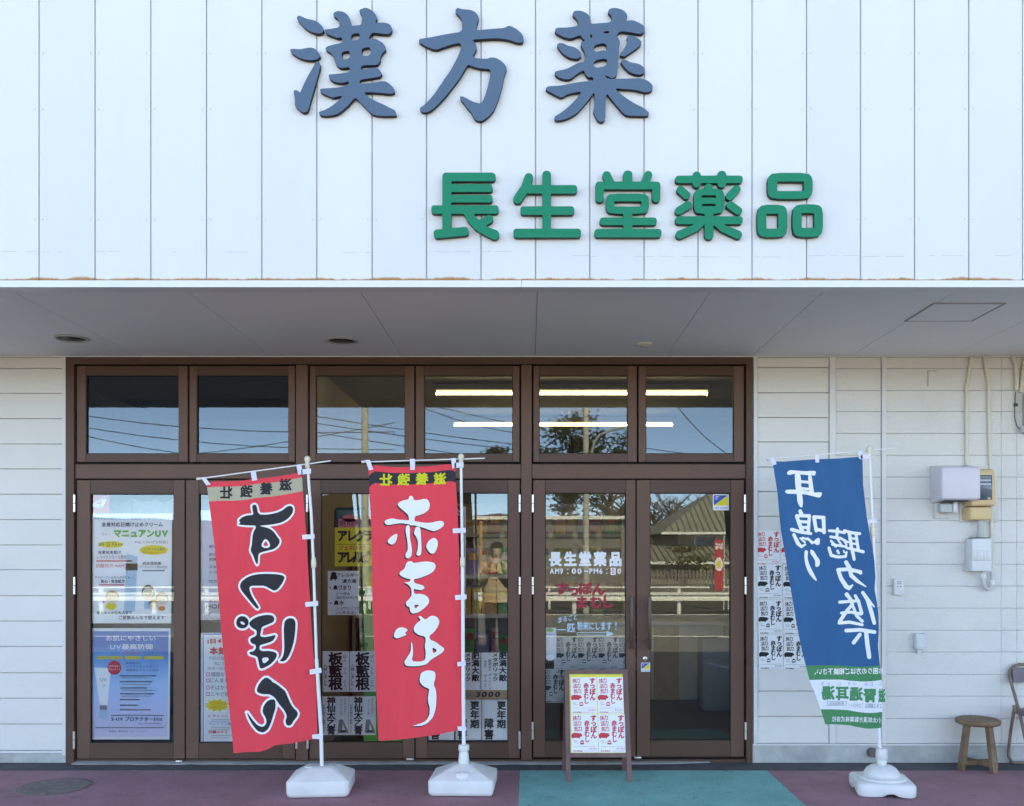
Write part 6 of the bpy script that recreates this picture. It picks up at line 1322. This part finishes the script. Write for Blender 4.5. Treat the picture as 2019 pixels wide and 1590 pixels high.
for k, (px, dv, h) in enumerate(((1200, 60, 6.5), (1230, 66, 6.2), (1290, 80, 6.5), (1325, 78, 6.8), (1360, 85, 6.8), (1020, 70, 5))):
    b_ = V(px, 1095, dv); seed = 20+k; tree((b_.x, b_.y, 0), h, h*.45, f'bare winter tree on the skyline, {("behind the lamp pole", "right of the lamp pole", "left of the tiled house", "over the hip of the tiled house", "behind the tiled roof", "over the grey shed")[seed-20]}', None, bare=True, seed=20+k)
m = MB(); rs = random.Random(8); pts = []
for k in range(61): pts.append((-150+k*5, 5.4+1.2*math.sin(k*.5)+rs.uniform(-.6, .6)))
for (x0, z0), (x1, z1) in zip(pts[:-1], pts[1:]): m.add([(x0, -118, -1), (x1, -118, -1), (x1, -128, z1*.85), (x0, -128, z0*.85), (x1, -150, z1*1.3), (x0, -150, z0*1.3)], [(0, 1, 2, 3), (3, 2, 4, 5)])
struct('wooded_hill', m, mat('winter_wood', (.13, .09, .06), .9, var=.4, scale=.4, bump=1, bscale=2))
# shop flag across the road
p = V(1420, 1156, 26); t = thing('roadside_flag', (p.x, p.y, 0), 'red and white shop flag across the road reflected in the right entrance door', 'flag')
m = MB(); m.tube([(p.x+.12, p.y, 0), (p.x+.12, p.y, 2.1)], .015, 8); obj('pole', m, M_GALV, t)
m = MB(); m.add([(p.x-.15, p.y, .55), (p.x+.1, p.y, .55), (p.x+.1, p.y, 2.0), (p.x-.15, p.y, 2.0)], [(0, 1, 2, 3)]); obj('cloth', m, mat('flag_red', (.55, .06, .07), .8), t)
P = Print(lambda u, v, l: Vector((p.x-.025-u, p.y+.002*l, v))); P.text('white', 'BIG', -.1, 1.9, .1, 1.72, .04); P.ell('white', 0, 1.3, .11, .2); P.ell('yellow', 0, 1.3, .06, .1, 2); P.done(t, {'yellow': 'print_disc'})

# ================================================================== photographer (seen only as a reflection in the glass)
def skin_mesh(nodes, edges, root=0, sub=2):
    me = bpy.data.meshes.new('s'); me.from_pydata([n[0] for n in nodes], edges, [])
    o = bpy.data.objects.new('s', me); COL.objects.link(o); o.modifiers.new('k', 'SKIN')
    for k, n in enumerate(nodes): me.skin_vertices[0].data[k].radius = (n[1], n[1]*(n[2] if len(n) > 2 else 1))
    me.skin_vertices[0].data[root].use_root = True
    o.modifiers.new('u', 'SUBSURF').levels = sub
    m2 = bpy.data.meshes.new_from_object(o.evaluated_get(bpy.context.evaluated_depsgraph_get()))
    mb = MB(); mb.add([v.co.copy() for v in m2.vertices], [list(p.vertices) for p in m2.polygons], 0, True)
    bpy.data.objects.remove(o); bpy.data.meshes.remove(me); bpy.data.meshes.remove(m2); return mb
PX_, PY_ = -.49, -7.28
def pp(x, y, z): return (PX_+x, PY_+y, z)
t = thing('person', (PX_, PY_, 0), 'person in a tan quilted down jacket and dark trousers raising a phone with both hands', 'person')
N = [(pp(0, 0, .93), .13, .8), (pp(0, 0, 1.12), .13, .75), (pp(0, 0, 1.33), .14, .7), (pp(0, .01, 1.45), .055), (pp(0, .03, 1.53), .055), (pp(0, .035, 1.62), .085), (pp(0, .03, 1.69), .07)]
E_ = [(0, 1), (1, 2), (2, 3), (3, 4), (4, 5), (5, 6)]
def chain(a, pts):
    for p, r_ in pts: N.append((pp(*p), r_)); E_.append((a, len(N)-1)); a = len(N)-1
    return a
for q in (-1, 1):
    h_ = chain(2, [((q*.17, 0, 1.39), .06), ((q*.25, .08, 1.20), .047), ((q*.24, .13, 1.14), .042), ((q*.13, .33, 1.36), .03), ((q*.105, .37, 1.42), .028)])
    for k in range(4): chain(h_, [((q*(.10-.012*k), .40, 1.44+.012*k), .011), ((q*(.075-.012*k), .425-.004*k, 1.452+.016*k), .009), ((q*(.05-.006*k), .42, 1.452+.018*k), .007)])
    chain(h_, [((q*.10, .385, 1.405), .011), ((q*.075, .40, 1.40), .009)])
    chain(0, [((q*.09, 0, .86), .09), ((q*.10, .01, .50), .058), ((q*.10, -.01, .12), .042), ((q*.105, .05, .045), .036), ((q*.11, .14, .035), .03)])
body = skin_mesh(N, E_); body.tube([pp(0, .125, 1.60), pp(0, .128, 1.575)], [.008, .014], 8)
for q in (-1, 1):
    body.rbox(PX_+q*.032-.012, PX_+q*.032+.012, PY_+.108, PY_+.118, 1.622, 1.632, .003, 1); body.rbox(PX_+q*.086-.008, PX_+q*.086+.008, PY_+.01, PY_+.04, 1.585, 1.64, .006, 2)
obj('body', body, mat('skin_tone', (.50, .33, .25), .55, var=.04), t)
M_JK = mat('tan_down_cloth', (.52, .40, .26), .7, var=.1, scale=12)
m = MB(); prof = []
for i in range(43):
    f_ = i/42; w_ = .10+.11*min(1, f_*5) if f_ < .2 else .21+.015*math.sin(f_*3); prof.append((w_*(1+.055*abs(math.sin(f_*math.pi*6.5))), 1.47-f_*.64))
o_ = [Vector(pp(w_*math.cos(2*math.pi*k/24), .72*w_*math.sin(2*math.pi*k/24), z_)) for w_, z_ in prof for k in range(24)]
m.add(o_, [(i*24+k, i*24+(k+1) % 24, (i+1)*24+(k+1) % 24, (i+1)*24+k) for i in range(42) for k in range(24)], 0, True); jk = obj('jacket', m, M_JK, t)
for q in (-1, 1):
    m = MB(); path = [Vector(pp(*p)) for p in ((q*.16, 0, 1.41), (q*.25, .06, 1.25), (q*.265, .13, 1.13), (q*.20, .24, 1.22), (q*.125, .345, 1.38))]; pts = []; rs = []
    for i in range(41):
        f_ = i/40*4; k = min(3, int(f_)); pts.append(path[k].lerp(path[k+1], f_-k)); rs.append((.088-.034*i/40)*(1+.13*abs(math.sin(i/40*math.pi*8))))
    m.tube(pts, rs, 12); obj('sleeve', m, M_JK, jk)
m = MB(); m.tube([pp(0, .155, 1.42), pp(0, .165, 1.1), pp(0, .16, .85)], .008, 6); obj('zip', m, flat('dark_zip', (.05, .035, .02)), jk)
m = MB()
for q in (-1, 1): m.tube([pp(q*.085, 0, .90), pp(q*.10, .01, .5), pp(q*.10, -.005, .08)], [.115, .085, .07], 14)
obj('trousers', m, flat('dark_trousers', (.03, .032, .04)), t)
for q in (-1, 1):
    m = MB(); m.rbox(PX_+q*.105-.05, PX_+q*.105+.05, PY_-.08, PY_+.19, .0, .095, .03, 3); obj('shoe', m, flat('dark_shoe', (.05, .045, .04)), t)
m = MB(); m.lathe([(.055, 1.50), (.105, 1.58), (.108, 1.66), (.085, 1.735), (.03, 1.765)], pp(0, -.012, 0), 20); obj('hair', m, flat('black_hair', (.02, .017, .015)), t)
m = MB(); m.rbox(PX_-.075, PX_+.075, PY_+.405, PY_+.413, 1.43, 1.505, .003, 2); tag(obj('phone', m, mat('phone_white', (.6, .6, .6), .3), loc=pp(0, .41, 1.43)), 'pale phone held up sideways in both hands of the person in tan', 'phone')
p = V(948, 1160, 25); m = MB(); m.tube([(p.x, p.y, 0), (p.x, p.y, 2.5)], .05, 10); tag(obj('wooden_post', m, mat('sunlit_post_wood', (.42, .27, .12), .8), loc=(p.x, p.y, 0)), 'short tan post beyond the guardrail reflected beside the right flag pole', 'post')
